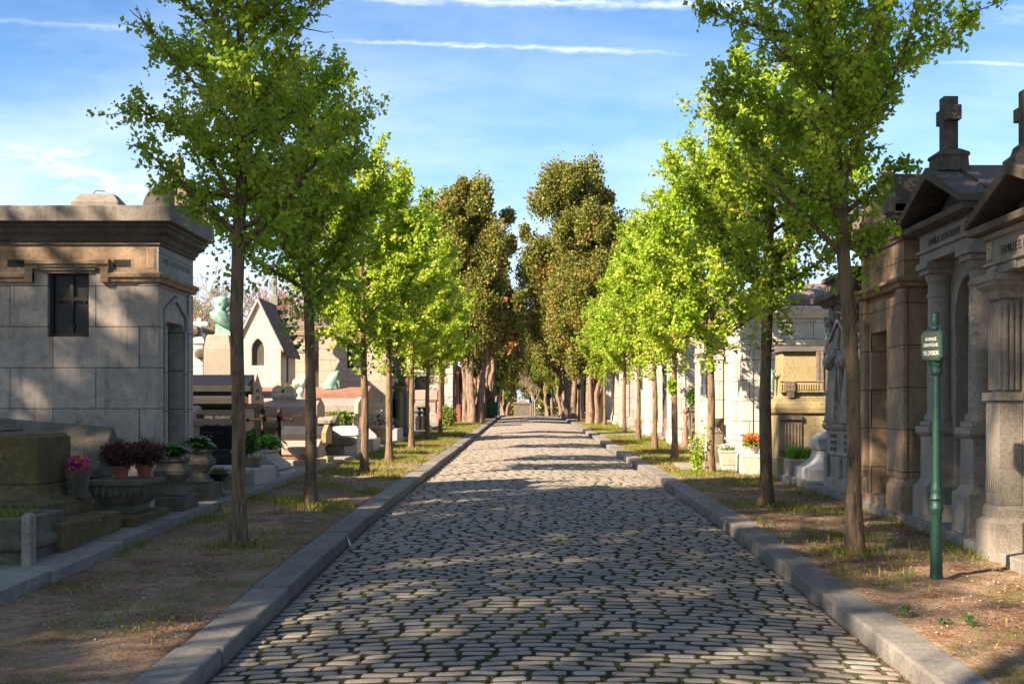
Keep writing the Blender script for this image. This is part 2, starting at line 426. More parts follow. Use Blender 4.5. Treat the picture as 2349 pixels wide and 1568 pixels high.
def settmat():
    m, nt, out = newmat('stone_setts'); N = NT(nt)
    tc = N.n('ShaderNodeTexCoord').outputs['Object']; gm = N.n('ShaderNodeNewGeometry')
    r = gm.outputs['Random Per Island']
    rp = N.n('ShaderNodeValToRGB', inp={'Fac': r}); e = rp.color_ramp.elements
    e[0].position = 0; e[0].color = (0.233,0.198,0.165,1); e[1].position = 1; e[1].color = (0.329,0.314,0.302,1)
    for pos, c in ((.12,(0.307,0.248,0.196,1)), (.35,(0.266,0.225,0.191,1)), (.55,(0.193,0.176,0.165,1)), (.72,(0.323,0.243,0.196,1)), (.9,(0.249,0.225,0.202,1))):
        q = rp.color_ramp.elements.new(pos); q.color = c
    col = N.mix(N.ramp(N.noise(tc, 2.0, 4), .35, .7), rp.outputs[0], N.mix(.5, rp.outputs[0], (.36,.295,.23)))
    col = N.mix(N.math('MULTIPLY', N.ramp(N.noise(tc, .55, 5, .7), .46, .62), .35), col, (.13,.115,.10))
    col = N.mix(N.math('MULTIPLY', N.ramp(N.noise(tc, 60, 4, .8), .5, .7), .5), col, (.09,.08,.07))
    b = N.n('ShaderNodeBump', inp={'Height': N.math('ADD', N.noise(tc, 45, 4, .7), N.noise(tc, 14, 3)), 'Strength': .45, 'Distance': .012})
    p = N.n('ShaderNodeBsdfPrincipled', inp={'Base Color': col, 'Roughness': .62, 'Normal': b.outputs[0]})
    p.inputs['Specular IOR Level'].default_value = .35
    N.link(p.outputs[0], out.inputs[0]); return m
M['sett'] = settmat()
def ring_template(n):
    a = 2*np.pi*(np.arange(n)+.5)/n; c, s_ = np.cos(a), np.sin(a)
    e = .30
    return np.sign(c)*np.abs(c)**e, np.sign(s_)*np.abs(s_)**e
setts = []; joints = []
y = 4.0; row = 0
while y < 125:
    rp = RNG.uniform(.122, .142)
    x = RL + .012 + RNG.uniform(-.12, 0)
    while x < RR - .04:
        L = RNG.uniform(.165, .26); gap = RNG.uniform(.004, .015)
        x0 = max(x, RL + .01); x1 = min(x + L, RR - .01)
        if x1 - x0 > .06: setts.append(((x0+x1)/2, y + rp/2 + RNG.normal(0, .001), (x1-x0)/2, rp/2 - RNG.uniform(.003, .0062), RNG.normal(0, .006), RNG.normal(0, .002)))
        joints.append((x1 + gap/2, y + rp/2))
        x += L + gap
    y += rp; row += 1
S = np.array(setts)
# gentle meander of the courses
S[:,1] += .02*np.sin(S[:,0]*1.7 + S[:,1]*.35)
def sett_mesh(S, n):
    cx_, cy_ = ring_template(n)
    rings = [(0, -.05), (0, -.026), (.0135, -.0005), (.034, .0065)]
    N_ = len(S); V = []
    hx, hy = S[:,2:3], S[:,3:4]; ca, sa = np.cos(S[:,4:5]), np.sin(S[:,4:5])
    jit = RNG.normal(0, .003, (N_, n)); jit2 = RNG.normal(0, .0018, (N_, n))
    zc = gv(S[:,1:2]) + S[:,5:6]
    tiltx = RNG.normal(0, .03, (N_,1)); tilty = RNG.normal(0, .02, (N_,1))
    for ins, z in rings:
        lx = cx_[None,:]*(hx-ins*.75) + jit; ly = cy_[None,:]*np.maximum(hy-ins*.95, .004) + jit2
        X = S[:,0:1] + lx*ca - ly*sa; Y = S[:,1:2] + lx*sa + ly*ca
        V.append(np.stack([X, Y, zc + camber(X) + z + tiltx*lx + tilty*ly], 2))
    V.append(np.stack([S[:,0:1], S[:,1:2], zc + camber(S[:,0:1]) + .010], 2))
    V = np.concatenate(V, 1)          # N, 4n+1, 3
    k = 4*n + 1; f4 = []
    for r in range(3):
        for i in range(n):
            j = (i+1) % n; f4.append((r*n+i, r*n+j, (r+1)*n+j, (r+1)*n+i))
    # top cap as quads to the centre
    for i in range(0, n, 2): f4.append((3*n+i, 3*n+(i+1) % n, 3*n+(i+2) % n, 4*n))
    f4 = np.array(f4); Fq = (f4[None] + (np.arange(N_)*k)[:,None,None]).reshape(-1, 4)
    return V.reshape(-1, 3), Fq
near = S[S[:,1] < 22]; far = S[S[:,1] >= 22]
V1, F1 = sett_mesh(near, 12); V2, F2 = sett_mesh(far, 8)
ro = np_mesh('road', np.concatenate([V1, V2]), np.concatenate([F1, F2 + len(V1)]), M['sett'], smooth=True); structure(ro)
ro.data.materials.append(M['bed'])
def sideidx(n, cnt):   # the sunk flanks of each stone are caked with joint soil
    per = 3*n + n//2; m = np.zeros(per, dtype=np.int32); m[:2*n] = 1; return np.tile(m, cnt)
ro.data.polygons.foreach_set('material_index', np.concatenate([sideidx(12, len(near)), sideidx(8, len(far))]))

# ---- blades helper: little upright or lying leaf-shaped faces
def blades(name, P, h, w, mat, lean=.5, lie=0.0, parent=None):
    n = len(P); a = RNG.uniform(0, 2*np.pi, n); h = h*RNG.uniform(.5, 1.2, n); w = w*RNG.uniform(.6, 1.3, n)
    b = RNG.uniform(0, 2*np.pi, n); ln = RNG.uniform(0, lean, n)*h
    dx, dy = np.cos(a)*w/2, np.sin(a)*w/2
    tx, ty = np.cos(b)*ln, np.sin(b)*ln
    up = h*(1-lie) if lie == 0 else h*RNG.uniform(.02, .25, n)
    if lie: tx, ty = np.cos(b)*h, np.sin(b)*h
    P = np.asarray(P)
    v0 = P + np.stack([dx, dy, 0*dx], 1); v1 = P - np.stack([dx, dy, 0*dx], 1)
    v2 = P + np.stack([tx*.45 - dx*.7, ty*.45 - dy*.7, up*.6], 1); v3 = P + np.stack([tx*.45 + dx*.7, ty*.45 + dy*.7, up*.6], 1)
    v4 = P + np.stack([tx, ty, up], 1)
    V = np.stack([v0, v1, v2, v4, v3], 1).reshape(-1, 3)
    Fq = np.arange(n*5).reshape(n, 5)
    return np_mesh(name, V, Fq, mat, parent)
# moss and grass growing out of the joints
J = np.array(joints); J = J[(J[:,1] < 45) & (J[:,0] > RL+.05) & (J[:,0] < RR-.05)]
patch = np.sin(J[:,0]*2.1+J[:,1]*.9)+np.sin(J[:,0]*.8-J[:,1]*1.7)+RNG.normal(0,.8,len(J))
J = J[(patch > -.3)]
rep = RNG.integers(5, 20, len(J)); JJ = np.repeat(J, rep, 0)
sp_ = np.where(RNG.random(len(JJ)) < .6, .011, .035)
X = JJ[:,0] + RNG.normal(0, 1, len(JJ))*sp_; Y = JJ[:,1] + RNG.normal(0, .03, len(JJ))
stuff(blades('moss', np.stack([X, Y, gv(Y)+camber(X)-.012], 1), .020, .010, M['moss'], lean=.9), 'moss and tiny grass sprouting in the joints between road setts', 'moss')
# leaf litter along both kerbs
n = 9000
Y = RNG.uniform(5, 40, n); side = RNG.random(n) < .5; d = np.abs(RNG.normal(0, .05, n))
X = np.where(side, RL + .01 + d, RR - .01 - d)
stuff(blades('leaf_litter', np.stack([X, Y, gv(Y)+camber(X)+.002], 1), .022, .016, M['litter'], lie=1), 'reddish dead leaf bits lying along the foot of both kerbs', 'leaf litter')

# ---- kerbs
def kerb(x0, x1, name):
    mb = MB(); y = 3.0
    while y < 112:
        L = random.choice([1.0, 1.25, 1.6, 2.1, 2.4]) if y < 60 else 3.0
        j = random.uniform(-.012, .012); dz = random.uniform(-.008, .008); gp_ = .011
        a, b = y + gp_, y + L - gp_; za, zb_ = g(a) + VERGE + dz, g(b) + VERGE + dz + random.uniform(-.004, .004)
        X0, X1 = x0 + j, x1 + j
        mb.add([(X0,a,za-.3),(X1,a,za-.3),(X1,b,zb_-.3),(X0,b,zb_-.3),(X0,a,za),(X1,a,za),(X1,b,zb_),(X0,b,zb_)],
               [(3,2,1,0),(4,5,6,7),(0,1,5,4),(1,2,6,5),(2,3,7,6),(3,0,4,7)])
        y += L
    o = mb.build(name, M['kerb'], bevel=.018); structure(o); return o
kerb(RL-.30, RL, 'kerb'); kerb(RR, RR+.30, 'kerb')
# ---- low stone edging the tombs stand on
def edging(x0, x1, name, bend=None):
    mb = MB(); y = 7.0
    while y < 100:
        L = random.uniform(1.6, 3.0); a, b = y + .006, y + L - .006; dz = random.uniform(-.012, .012); j = random.uniform(-.03, .03)
        za, zb_ = g(a)+SLAB+dz, g(b)+SLAB+dz
        X0, X1 = (x0, x1 + j) if x1 < 0 else (x0 + j, x1)
        mb.add([(X0,a,za-.3),(X1,a,za-.3),(X1,b,zb_-.3),(X0,b,zb_-.3),(X0,a,za),(X1,a,za),(X1,b,zb_),(X0,b,zb_)],
               [(3,2,1,0),(4,5,6,7),(0,1,5,4),(1,2,6,5),(2,3,7,6),(3,0,4,7)])
        y += L
    structure(mb.build(name, M['paving'], bevel=.012))
edging(-9.5, -4.0, 'pavement'); edging(4.38, 9.5, 'pavement')
# paved crossing on the right verge
mb = MB()
for a in (46.2, 47.7):
    za, zb_ = g(a)+VERGE+.03, g(a+1.45)+VERGE+.03
    mb.add([(2.66,a,za-.3),(4.36,a,za-.3),(4.36,a+1.45,zb_-.3),(2.66,a+1.45,zb_-.3),(2.66,a,za),(4.36,a,za),(4.36,a+1.45,zb_),(2.66,a+1.45,zb_)],
           [(3,2,1,0),(4,5,6,7),(0,1,5,4),(1,2,6,5),(2,3,7,6),(3,0,4,7)])
mb.box(3.1, 4.36, 25.6, 27.4, g(26.5)+.02, g(26.5)+VERGE+.05)
structure(mb.build('path', M['paving'], bevel=.01))
# ================================================================ trees
def tubes_np(segs, n=5):
    """segs: list of polylines [(pts Nx3, radii N)] -> one vertex / quad array"""
    V = []; Fq = []; base = 0
    a = 2*np.pi*np.arange(n)/n; ca, sa = np.cos(a), np.sin(a)
    for P, R in segs:
        P = np.asarray(P); R = np.asarray(R); k = len(P)
        d = np.gradient(P, axis=0); d /= np.linalg.norm(d, axis=1)[:,None] + 1e-9
        ref = np.where(np.abs(d[:,2:3]) < .9, np.array([[0,0,1.]]), np.array([[1.,0,0]]))
        if P[0].shape and np.all(np.abs(d[:,2]) > .6): ref = np.repeat(np.array([[1.,0,0]]), k, 0)
        u = np.cross(d, ref); u /= np.linalg.norm(u, axis=1)[:,None] + 1e-9; w = np.cross(d, u)
        ring = P[:,None,:] + R[:,None,None]*(u[:,None,:]*ca[None,:,None] + w[:,None,:]*sa[None,:,None])
        V.append(ring.reshape(-1, 3))
        i = np.arange(k-1)[:,None]*n + np.arange(n)[None,:]; j = np.arange(k-1)[:,None]*n + (np.arange(n)+1)[None,:] % n
        Fq.append(np.stack([i, j, j+n, i+n], 2).reshape(-1, 4) + base); base += k*n
    return np.concatenate(V), np.concatenate(Fq)
def leaves_np(P, size, droop=.2, asp=.72):
    """kite-shaped leaves folded along the midrib"""
    n = len(P); s = size*RNG.uniform(.55, 1.25, n)
    d = RNG.normal(0, 1, (n, 3)); d[:,2] -= droop; d /= np.linalg.norm(d, axis=1)[:,None]
    r = RNG.normal(0, 1, (n, 3)); u = np.cross(d, r); u /= np.linalg.norm(u, axis=1)[:,None]; w = np.cross(d, u)
    b = P; tip = P + d*s[:,None]; mid = P + d*(s*.45)[:,None]
    l = mid + u*(s*asp/2)[:,None] + w*(s*.12)[:,None]; r_ = mid - u*(s*asp/2)[:,None] + w*(s*.12)[:,None]
    V = np.stack([b, l, tip, r_], 1).reshape(-1, 3)
    k = np.arange(n)*4
    return V, np.concatenate([np.stack([k, k+1, k+2], 1), np.stack([k, k+2, k+3], 1)])

def pear_arrays(seed, H=7.0, clear=2.55, R=1.3, lean=0.0, nleaf=15000, lsize=.068, widest=.35, gap=0.25):
    rg = np.random.default_rng(seed)
    segs = []; tips = []
    zt = np.linspace(0, H*.95, 14)
    wob = np.cumsum(rg.normal(0, .022, (14, 2)), 0); wob[0] = 0; wob *= np.clip((zt-1.0)/5, 0.0, 1)[:,None]; wob += .012*np.sin(zt*2.1+seed)[:,None]*np.clip(zt,0,1)[:,None]
    rad = np.interp(zt, [0, .25, clear, clear+1.2, H*.95], [.092, .077, .064, .046, .012])
    trunk = np.stack([wob[:,0]+lean*np.clip(zt-1.5,0,9), wob[:,1], zt], 1); segs.append((trunk, rad))
    def env(z):
        s = (z-clear+.25)/(H-clear+.25)
        if s <= 0 or s >= 1: return .12
        k = (s/widest)**.42 if s < widest else ((1-s)/(1-widest))**.6
        return R*k
    def tp(z): return np.array([np.interp(z, zt, trunk[:,0]), np.interp(z, zt, trunk[:,1]), z])
    ga = rg.uniform(0, 6)
    zl = clear - .1
    while zl < H*.9:
        ga += 2.4 + rg.normal(0, .35)
        up = rg.uniform(.22, .85)
        p = tp(zl); d = np.array([math.cos(ga), math.sin(ga), up]); d /= np.linalg.norm(d)
        vary = rg.uniform(.75, 1.12) if rg.random() > .12 else rg.uniform(1.1, 1.2)
        pts = [p]; L = 0; step = .14
        r0 = float(np.interp(zl, zt, rad))*.55
        for _ in range(22):
            d = d + np.array([0,0,.035]) + rg.normal(0, .07, 3); d /= np.linalg.norm(d)
            p = p + d*step; pts.append(p); L += step
            rr = math.hypot(p[0]-np.interp(min(p[2],H), zt, trunk[:,0]), p[1]-np.interp(min(p[2],H), zt, trunk[:,1]))
            if rr > env(p[2])*vary or p[2] > H: break
        pts = np.array(pts); k = len(pts)
        if k > 2:
            segs.append((pts, np.linspace(r0, .006, k)))
            # side shoots
            for i in range(1, k):
                for _ in range(2 if rg.random() < .75 else 1):
                    dd = (pts[i]-pts[i-1])/step + rg.normal(0, .75, 3) + np.array([0,0,.15]); dd /= np.linalg.norm(dd)
                    m = int(rg.integers(2, 6)); q = pts[i]; sp_ = [q]
                    for _ in range(m):
                        dd = dd + rg.normal(0, .16, 3) + np.array([0,0,.04]); dd /= np.linalg.norm(dd); q = q + dd*.085; sp_.append(q)
                        tips.append(q)
                        if rg.random() < .7: tips.append(q + rg.normal(0, .05, 3))
                    segs.append((np.array(sp_), np.linspace(.007, .003, len(sp_))))
            tips += [pts[-1] + rg.normal(0, .05, 3) for _ in range(6)]; tips += [p_ + rg.normal(0, .04, 3) for p_ in pts[k//3:] for _ in range(3)]
        zl += rg.uniform(.045, .13)
    tips = np.array(tips)
    # open gaps: drop the leaves of some clumps
    keep = (np.sin(tips[:,0]*5.1+seed)+np.sin(tips[:,1]*4.7+seed*2)+np.sin(tips[:,2]*3.9+seed*3)+rg.normal(0,.6,len(tips))) > -1.7+gap*2
    tips = tips[keep]
    c = tips[rg.integers(0, len(tips), nleaf)]
    P = c + rg.normal(0, .034, (nleaf, 3))
    # a few sprigs on the trunk just under the crown
    m = 260; zz = rg.uniform(clear-.6, clear+.2, m); a = rg.choice(rg.uniform(0, 6.28, 4), m) + rg.normal(0, .3, m); rr = rg.uniform(.08, .34, m)
    Ps = np.stack([np.interp(zz, zt, trunk[:,0])+np.cos(a)*rr, np.interp(zz, zt, trunk[:,1])+np.sin(a)*rr, zz + rr*.6], 1)
    P = np.concatenate([P, Ps])
    return segs, P
def make_pear(seed, label, **kw):
    t = thing('pear_tree', label, 'tree', (0,0,0), 'young pear trees lining the avenue')
    ls = kw.pop('lsize', .068)
    segs, P = pear_arrays(seed, **kw)
    V, Fq = tubes_np(segs[:1], 12); V2, F2 = tubes_np(segs[1:], 4)
    # flare and roughen the foot of the stem
    V[:,:2] *= 1 + .25*np.exp(-V[:,2:3]/.10) + .05*np.sin(V[:,2:3]*9)
    np_mesh('trunk', np.concatenate([V, V2]), np.concatenate([F1_ := Fq, F2 + len(V)]), M['bark'], t, smooth=True)
    V, Fq = leaves_np(P, ls); np_mesh('crown', V, Fq, M['leaf'], t)
    return t
pears = [make_pear(s, 'x', **k) for s, k in (
    (3, dict(H=8.3, clear=3.1, R=1.08, nleaf=29000, lsize=.064, widest=.28, gap=-.05)),
    (8, dict(H=6.5, clear=2.65, R=1.05, nleaf=24000, lsize=.070, widest=.34, gap=-.1)),
    (15, dict(H=6.6, clear=2.45, R=1.42, nleaf=27000, lsize=.085, widest=.38, gap=-.15)),
    (21, dict(H=6.8, clear=2.5, R=1.5, nleaf=27000, lsize=.085, widest=.36, gap=-.2)),
 (41, dict(H=8.0, clear=3.0, R=1.05, nleaf=34000, lsize=.064, widest=.40, gap=-.12, lean=-.045)))]
def gpt(px, py, dz=VERGE):
    lo_, hi_ = 4.0, 160.0
    best = None
    for Y in np.arange(4, 130, .05):
        e = abs(HY + F*(EYE - g(Y) - dz)/Y - py)
        if best is None or e < best[0]: best = (e, Y)
    Y = best[1]; return wx(px, Y), Y
def plantpear(v, px, py, rot, sc_, label):
    X, Y = gpt(px, py); s = sc_ if hasattr(sc_, '__len__') else (sc_,)*3
    loc = (X, Y, g(Y)+VERGE-.03)
    if not pears[v].get('used'):
        o = pears[v]; o['used'] = 1; o.location = loc; o.rotation_euler = (0,0,rot); o.scale = s; o['label'] = label
    else: o = dup(pears[v], loc, rot, s, label)
    return o
row = [  # variant, base px, base py, rotation, scale, label
 (0, 545,1250, 2.6, 1.0, 'slender pear tree nearest on the left verge, dark leaves in shade'),
 (1, 713,1160, 1.2, 1.0, 'pear tree second on the left verge, its dark stem before the pink granite tombs'),
 (2, 836,1085, 2.0, .98, 'third pear tree on the left verge, the first whose stem is sunlit'),
 (3, 893,1060, .5, .98, 'fourth pear tree on the left verge, right of the banded stone tomb'),
 (2, 944,1028, 4.0, 1.02, 'fifth pear tree on the left verge, in front of the black granite tomb'),
 (3, 981,1005, 5.2, .98, 'sixth pear tree on the left verge, before the canopy tomb'),
 (2, 1010,993, .9, .98, 'last pear tree on the left verge, next to the split thuja trunks'),
 (4, 1960,1265, 0, 1.0, 'pear tree nearest on the right verge, beside the green sign post'),
 (1, 1757,1160, 4.4, (1.1,1.1,1.0), 'pear tree second on the right verge, its dark stem before the ochre granite tomb'),
 (3, 1630,1085, 2.6, .98, 'third pear tree on the right verge with a leafy shrub at its foot'),
 (2, 1548,1055, .2, 1.0, 'fourth pear tree on the right verge, tuft of leaves sprouting midway up its stem'),
 (3, 1502,1030, 1.5, .98, 'fifth pear tree on the right verge, in front of a white chapel'),
 (2, 1464,1008, 3.0, 1.02, 'sixth pear tree on the right verge, beyond the paved crossing'),
 (3, 1432,993, 5.0, .98, 'seventh pear tree on the right verge, beside the dark Gothic tomb'),
 (2, 1387,975, 1.0, .98, 'smallest and farthest pear tree on the right verge, next to the forked thuja trunks')]
pear_at = [plantpear(*r) for r in row]

# ---- thujas (big multi-stemmed conifers)
def thuja_arrays(seed, H, R, bottom, nq, lumps=26):
    rg = np.random.default_rng(seed); segs = []
    ns = int(rg.integers(5, 8))
    for i in range(ns):
        a = 2*math.pi*i/ns + rg.normal(0, .3); r0 = rg.uniform(.18,.42)
        p = np.array([math.cos(a)*r0, math.sin(a)*r0, 0]); pts = [p]; tx = rg.uniform(.06, .34)
        for k in range(10):
            z = (k+1)/10*H*.66; p = np.array([math.cos(a)*(r0+tx*z*.55), math.sin(a)*(r0+tx*z*.55), z]) + rg.normal(0, .06, 3); pts.append(p)
        segs.append((np.array(pts), np.interp(np.linspace(0,1,11), [0,.1,.5,1], [.26,.16,.11,.02])))
    # crown: many lobes stacked in a tall egg
    C = []; 
    for _ in range(lumps):
        s = rg.random()**.8; z = bottom + s*(H-bottom)*.93
        env = R*math.sin(math.pi*min(.97, (s*.88+.09)))**.5
        a = rg.uniform(0, 6.283); rr = env*rg.uniform(.2, .95)
        C.append((math.cos(a)*rr, math.sin(a)*rr, z, rg.uniform(.35, 1.0)*R*.27*(1.15-.5*s), rg.uniform(1.1, 2.2)))
    C = np.array(C); k = rg.integers(0, len(C), nq); c = C[k]
    d = rg.normal(0, 1, (nq, 3)); d /= np.linalg.norm(d, axis=1)[:,None]
    rad = c[:,3]*(rg.uniform(.55, 1.12, nq)); nz = 1+.38*np.sin(d[:,0]*8+k)*np.sin(d[:,1]*7+k*2)*np.sin(d[:,2]*11+k)
    P = c[:,:3] + d*(rad*nz)[:,None]*np.array([1,1,1.0])*np.stack([np.ones(nq), np.ones(nq), c[:,4]], 1)
    sp_ = rg.random(len(P)) < .16; P[sp_] = c[sp_,:3] + (P[sp_]-c[sp_,:3])*rg.uniform(1.05, 1.4, sp_.sum())[:,None]
    P = P[(P[:,2] > bottom-.8)]
    return segs, P, None
def sprays(P, size, upb=.55):
    n = len(P); s = size*RNG.uniform(.5, 1.3, n)
    d = RNG.normal(0, 1, (n, 3)); d[:,2] = np.abs(d[:,2])*.8 + upb; d[:,:2] += P[:,:2]*.25; d /= np.linalg.norm(d, axis=1)[:,None]
    u = np.cross(d, RNG.normal(0, 1, (n, 3))); u /= np.linalg.norm(u, axis=1)[:,None]
    w = s*.42
    V = np.stack([P - u*w[:,None]*.5, P + d*s[:,None]*.5 - u*w[:,None], P + d*s[:,None], P + d*s[:,None]*.5 + u*w[:,None]], 1).reshape(-1, 3)
    return V, np.arange(n*4).reshape(n, 4)
def make_thuja(seed, label, H=14, R=2.2, bottom=4.2, nq=26000, size=.16, mat='conifer', lumps=30, cat='tree', trunkmat='barkthuja'):
    t = thing('thuja_tree', label, cat, (0,0,0), 'tall thujas along the avenue')
    segs, P, _ = thuja_arrays(seed, H, R, bottom, nq, lumps)
    V, Fq = tubes_np(segs, 9)
    a = np.arctan2(V[:,1], V[:,0]); V[:,:2] *= (1 + .05*np.sin(a*11+V[:,2:3].ravel()*.8))[:,None]
    np_mesh('trunk', V, Fq, M[trunkmat], t, smooth=True)
    V, Fq = sprays(P, size); np_mesh('crown', V, Fq, M[mat], t)
    return t
TH = {}
def plantthuja(kind, X, Y, rot, s, label):
    spec = {'a': dict(seed=5, H=14.2, R=3.1, bottom=3.9, lumps=130, nq=95000), 'b': dict(seed=9, H=15.5, R=3.5, bottom=3.9, lumps=160, nq=125000),
            'r': dict(seed=12, H=6.0, R=1.5, bottom=2.2, mat='coniferrust', nq=22000, lumps=14), 'g': dict(seed=17, H=8.5, R=1.9, bottom=1.2, mat='conifergreen', nq=30000, lumps=22)}[kind]
    loc = (X, Y, g(Y)+VERGE-.1)
    if kind not in TH:
        spec = dict(spec); TH[kind] = make_thuja(spec.pop('seed'), label, **spec); o = TH[kind]
        o.location = loc; o.rotation_euler = (0,0,rot); o.scale = (s,)*3
    else: o = dup(TH[kind], loc, rot, s, label)
    return o
for q in [
 ('a', -2.95, 68, .4, .93, 'tall thuja on the left verge with several split pale stems, nearest of its row'),
 ('a', -5.0, 77, 2.4, .95, 'tall olive thuja standing further left behind the white chapel with red columns'),
 ('a', -3.1, 91, 4.0, .90, 'dark thuja behind the green rubbish bin, shaded crown'),
 ('b', 3.3, 65, 1.0, .74, 'thuja with forked ribbed trunk, nearest of its row on the right verge'),
 ('b', 3.0, 80, 2.2, 1.06, 'tallest thuja, olive and brown crown leaning over the road from the right'),
 ('a', 3.1, 96, 5.0, .95, 'thuja on the right verge with two pale slanting stems'),
 ('b', -3.2, 108, 3.1, .80, 'farther thuja on the left side of the road near its crest'),
 ('r', -2.65, 84, .6, 1.35, 'rust-coloured dying thuja above the green rubbish bin'),
 ('r', -2.8, 75, 2.6, .80, 'small rust-red dying thuja just left of the green rubbish bin'),
 ('r', 2.95, 86, 1.7, 1.25, 'orange-brown dead thuja among the stems on the right'),
 ('g', -3.0, 71, 1.1, .45, 'small ivy-green bush between the split stems and the bin'),
 ('g', -2.5, 136, 2.9, 1.0, 'round green tree behind the end of the road, left of the gap'),
 ('g', 2.3, 137, 0.9, 1.0, 'round green tree behind the end of the road, right of the gap'),
 ('b', 0.6, 168, 1.9, .95, 'dark thuja standing alone beyond the end of the road, filling the gap'),
 ('b', -5.2, 158, 0.9, 1.0, 'dark thuja beyond the end of the road, behind the low wall'),
 ('b', 6.2, 160, 3.9, 1.0, 'dark thuja beyond the end of the road on the right'),
 ('g', -3.0, 118, 1.9, .9, 'green thuja on the left at the crest of the road'),
 ('g', 3.0, 106, 0.4, .85, 'yellow-green thuja on the right at the crest of the road'),
 ('g', -3.0, 99, 4.4, .8, 'green thuja beyond the bin with foliage down to the ground'),
 ('b', 3.3, 122, 4.6, .8, 'shaded thuja far down on the right side of the road'),
 ('b', -3.3, 127, 5.6, .85, 'shaded thuja far down on the left side of the road')]:
    plantthuja(*q)

# ---- bare trees behind the tombs
def bare_arrays(seed, H, spread=.5, depth=6):
    rg = np.random.default_rng(seed); segs = []
    def grow(p, d, L, r, lev):
        k = 5; pts = [p]
        for i in range(k):
            d = d + rg.normal(0, .10, 3) + np.array([0,0,.03]); d /= np.linalg.norm(d); p = p + d*L/k; pts.append(p)
        pts = np.array(pts); segs.append((pts, np.linspace(r, r*.62, k+1)))
        if lev <= 0: return
        nb = 3 if lev > 1 else 4
        for i in range(nb):
            q = pts[int(rg.integers(2, k+1))] if i else pts[-1]
            dd = d + rg.normal(0, spread, 3); dd[2] = abs(dd[2])*.8 + .22; dd /= np.linalg.norm(dd)
            grow(q, dd, L*rg.uniform(.62, .85), max(.012, r*.58), lev-1)
    grow(np.zeros(3), np.array([0,0,1.]), H*.24, H*.016, depth)
    return segs
BT = {}
def plantbare(kind, X, Y, rot, s, label):
    loc = (X, Y, g(Y)+VERGE-.1)
    if kind not in BT:
        t = thing('bare_tree', label, 'tree', (0,0,0), 'leafless trees behind the tombs')
        segs = bare_arrays({'p': 4, 'q': 19, 'r': 33}[kind], 10)
        V, Fq = tubes_np(segs[:40], 6); V2, F2 = tubes_np(segs[40:], 3)
        mt = M['barered'] if kind == 'r' else M['barebark']
        np_mesh('trunk', V, Fq, mt, t, smooth=True); np_mesh('crown', V2, F2, mt, t)
        BT[kind] = t; o = t; o.location = loc; o.rotation_euler = (0,0,rot); o.scale = (s,)*3
    else: o = dup(BT[kind], loc, rot, s, label)
    return o
for q in [('p', wx(455,58), 58, 0, 1.05, 'leafless tree with yellow lichen, right beside the grey mausoleum edge'),
          ('q', wx(500,66), 66, 1, 1.1, 'leafless tree behind the green bronze bust'),
          ('p', wx(548,72), 72, 2, 1.15, 'leafless lichened tree just left of the gabled chapel'),
          ('r', wx(625,60), 60, 0, .95, 'leafless tree with reddish twigs behind the gabled chapel'),
          ('r', wx(690,66), 66, 2, 1.0, 'leafless reddish tree right of the gabled chapel cross'),
          ('q', wx(735,75), 75, 3, 1.0, 'leafless tree behind the roof of the banded stone tomb'),
          ('q', wx(975,95), 95, 4, 1.6, 'tall thin leafless tree rising behind the left pear trees'),
          ('p', wx(1835,52), 52, 5, .85, 'leafless tree above the white chapel roof, left one'),
          ('q', wx(1900,48), 48, 2, .82, 'leafless tree above the white chapel roof, next to the relief tomb'),
          ('q', wx(2060,45), 45, 0, 1.12, 'leafless tree seen between the brown mausoleum and the cross-topped tomb'),
          ('p', wx(1228,150), 150, 0, .95, 'small leafless tree standing in the bright gap at the end of the road'),
          ('p', wx(650,85), 85, 3, 1.1, 'leafless tree far behind the gabled chapel')]:
    plantbare(*q)
# big trees outside the picture on the left, whose shade covers the foreground
def make_shade(seed, label, H=14.6, R=3.4, bottom=9.0, nq=3400):
    t = thing('shade_tree', label, 'tree', (0,0,0), 'large trees behind the photographer')
    rg = np.random.default_rng(seed); segs = bare_arrays(seed, H, .45, 4)
    V, Fq = tubes_np(segs, 6); np_mesh('trunk', V, Fq, M['bark'], t, smooth=True)
    d = rg.normal(0, 1, (nq, 3)); d /= np.linalg.norm(d, axis=1)[:,None]
    lump = 1 + .25*np.sin(d[:,0]*6+seed)*np.sin(d[:,1]*5)*np.sin(d[:,2]*6)
    P = d*(lump*rg.uniform(.35, 1, nq)**.5)[:,None]*np.array([R, R, (H-bottom)/2]) + np.array([0,0,(H+bottom)/2])
    V, Fq = leaves_np(P, .36); np_mesh('crown', V, Fq, M['leaf'], t)
    return t
st = make_shade(2, 'unseen leafy tree added behind the camera to dim the sky light'); first = True
_S = Vector((-1.0, -.8, .85)).normalized()
SHADE = [(-1.5,17,1.0),(4.2,16.6,.95),(-7,18.4,.8),(-12.5,19.5,1.05),(9.6,17.3,.55),(3.4,20.2,.7),(-1.5,9.2,.95),(6.3,5.2,.8),(-7,9.5,1.0),(-13,11,1.0),(12,10.5,.95),(15.5,17,.75),(0,1,1.0),(-18,17,1.0),(-4.2,12.8,.7)]
for i, (X, Y, s) in enumerate(SHADE):
    q = Vector((X, Y, .5)) + _S*((24 if X < 9 else 33)+(i*7 % 5)*.7)
    gz = g(q.y); k = (q.z-gz)/11.8; loc = (q.x, q.y, gz)
    sc_ = (s, s, k)
    if first: o = st; o.location = loc; o.scale = sc_; first = False
    else: o = dup(st, loc, i*1.3, sc_, 'unseen leafy tree added behind the camera to dim the sky light')

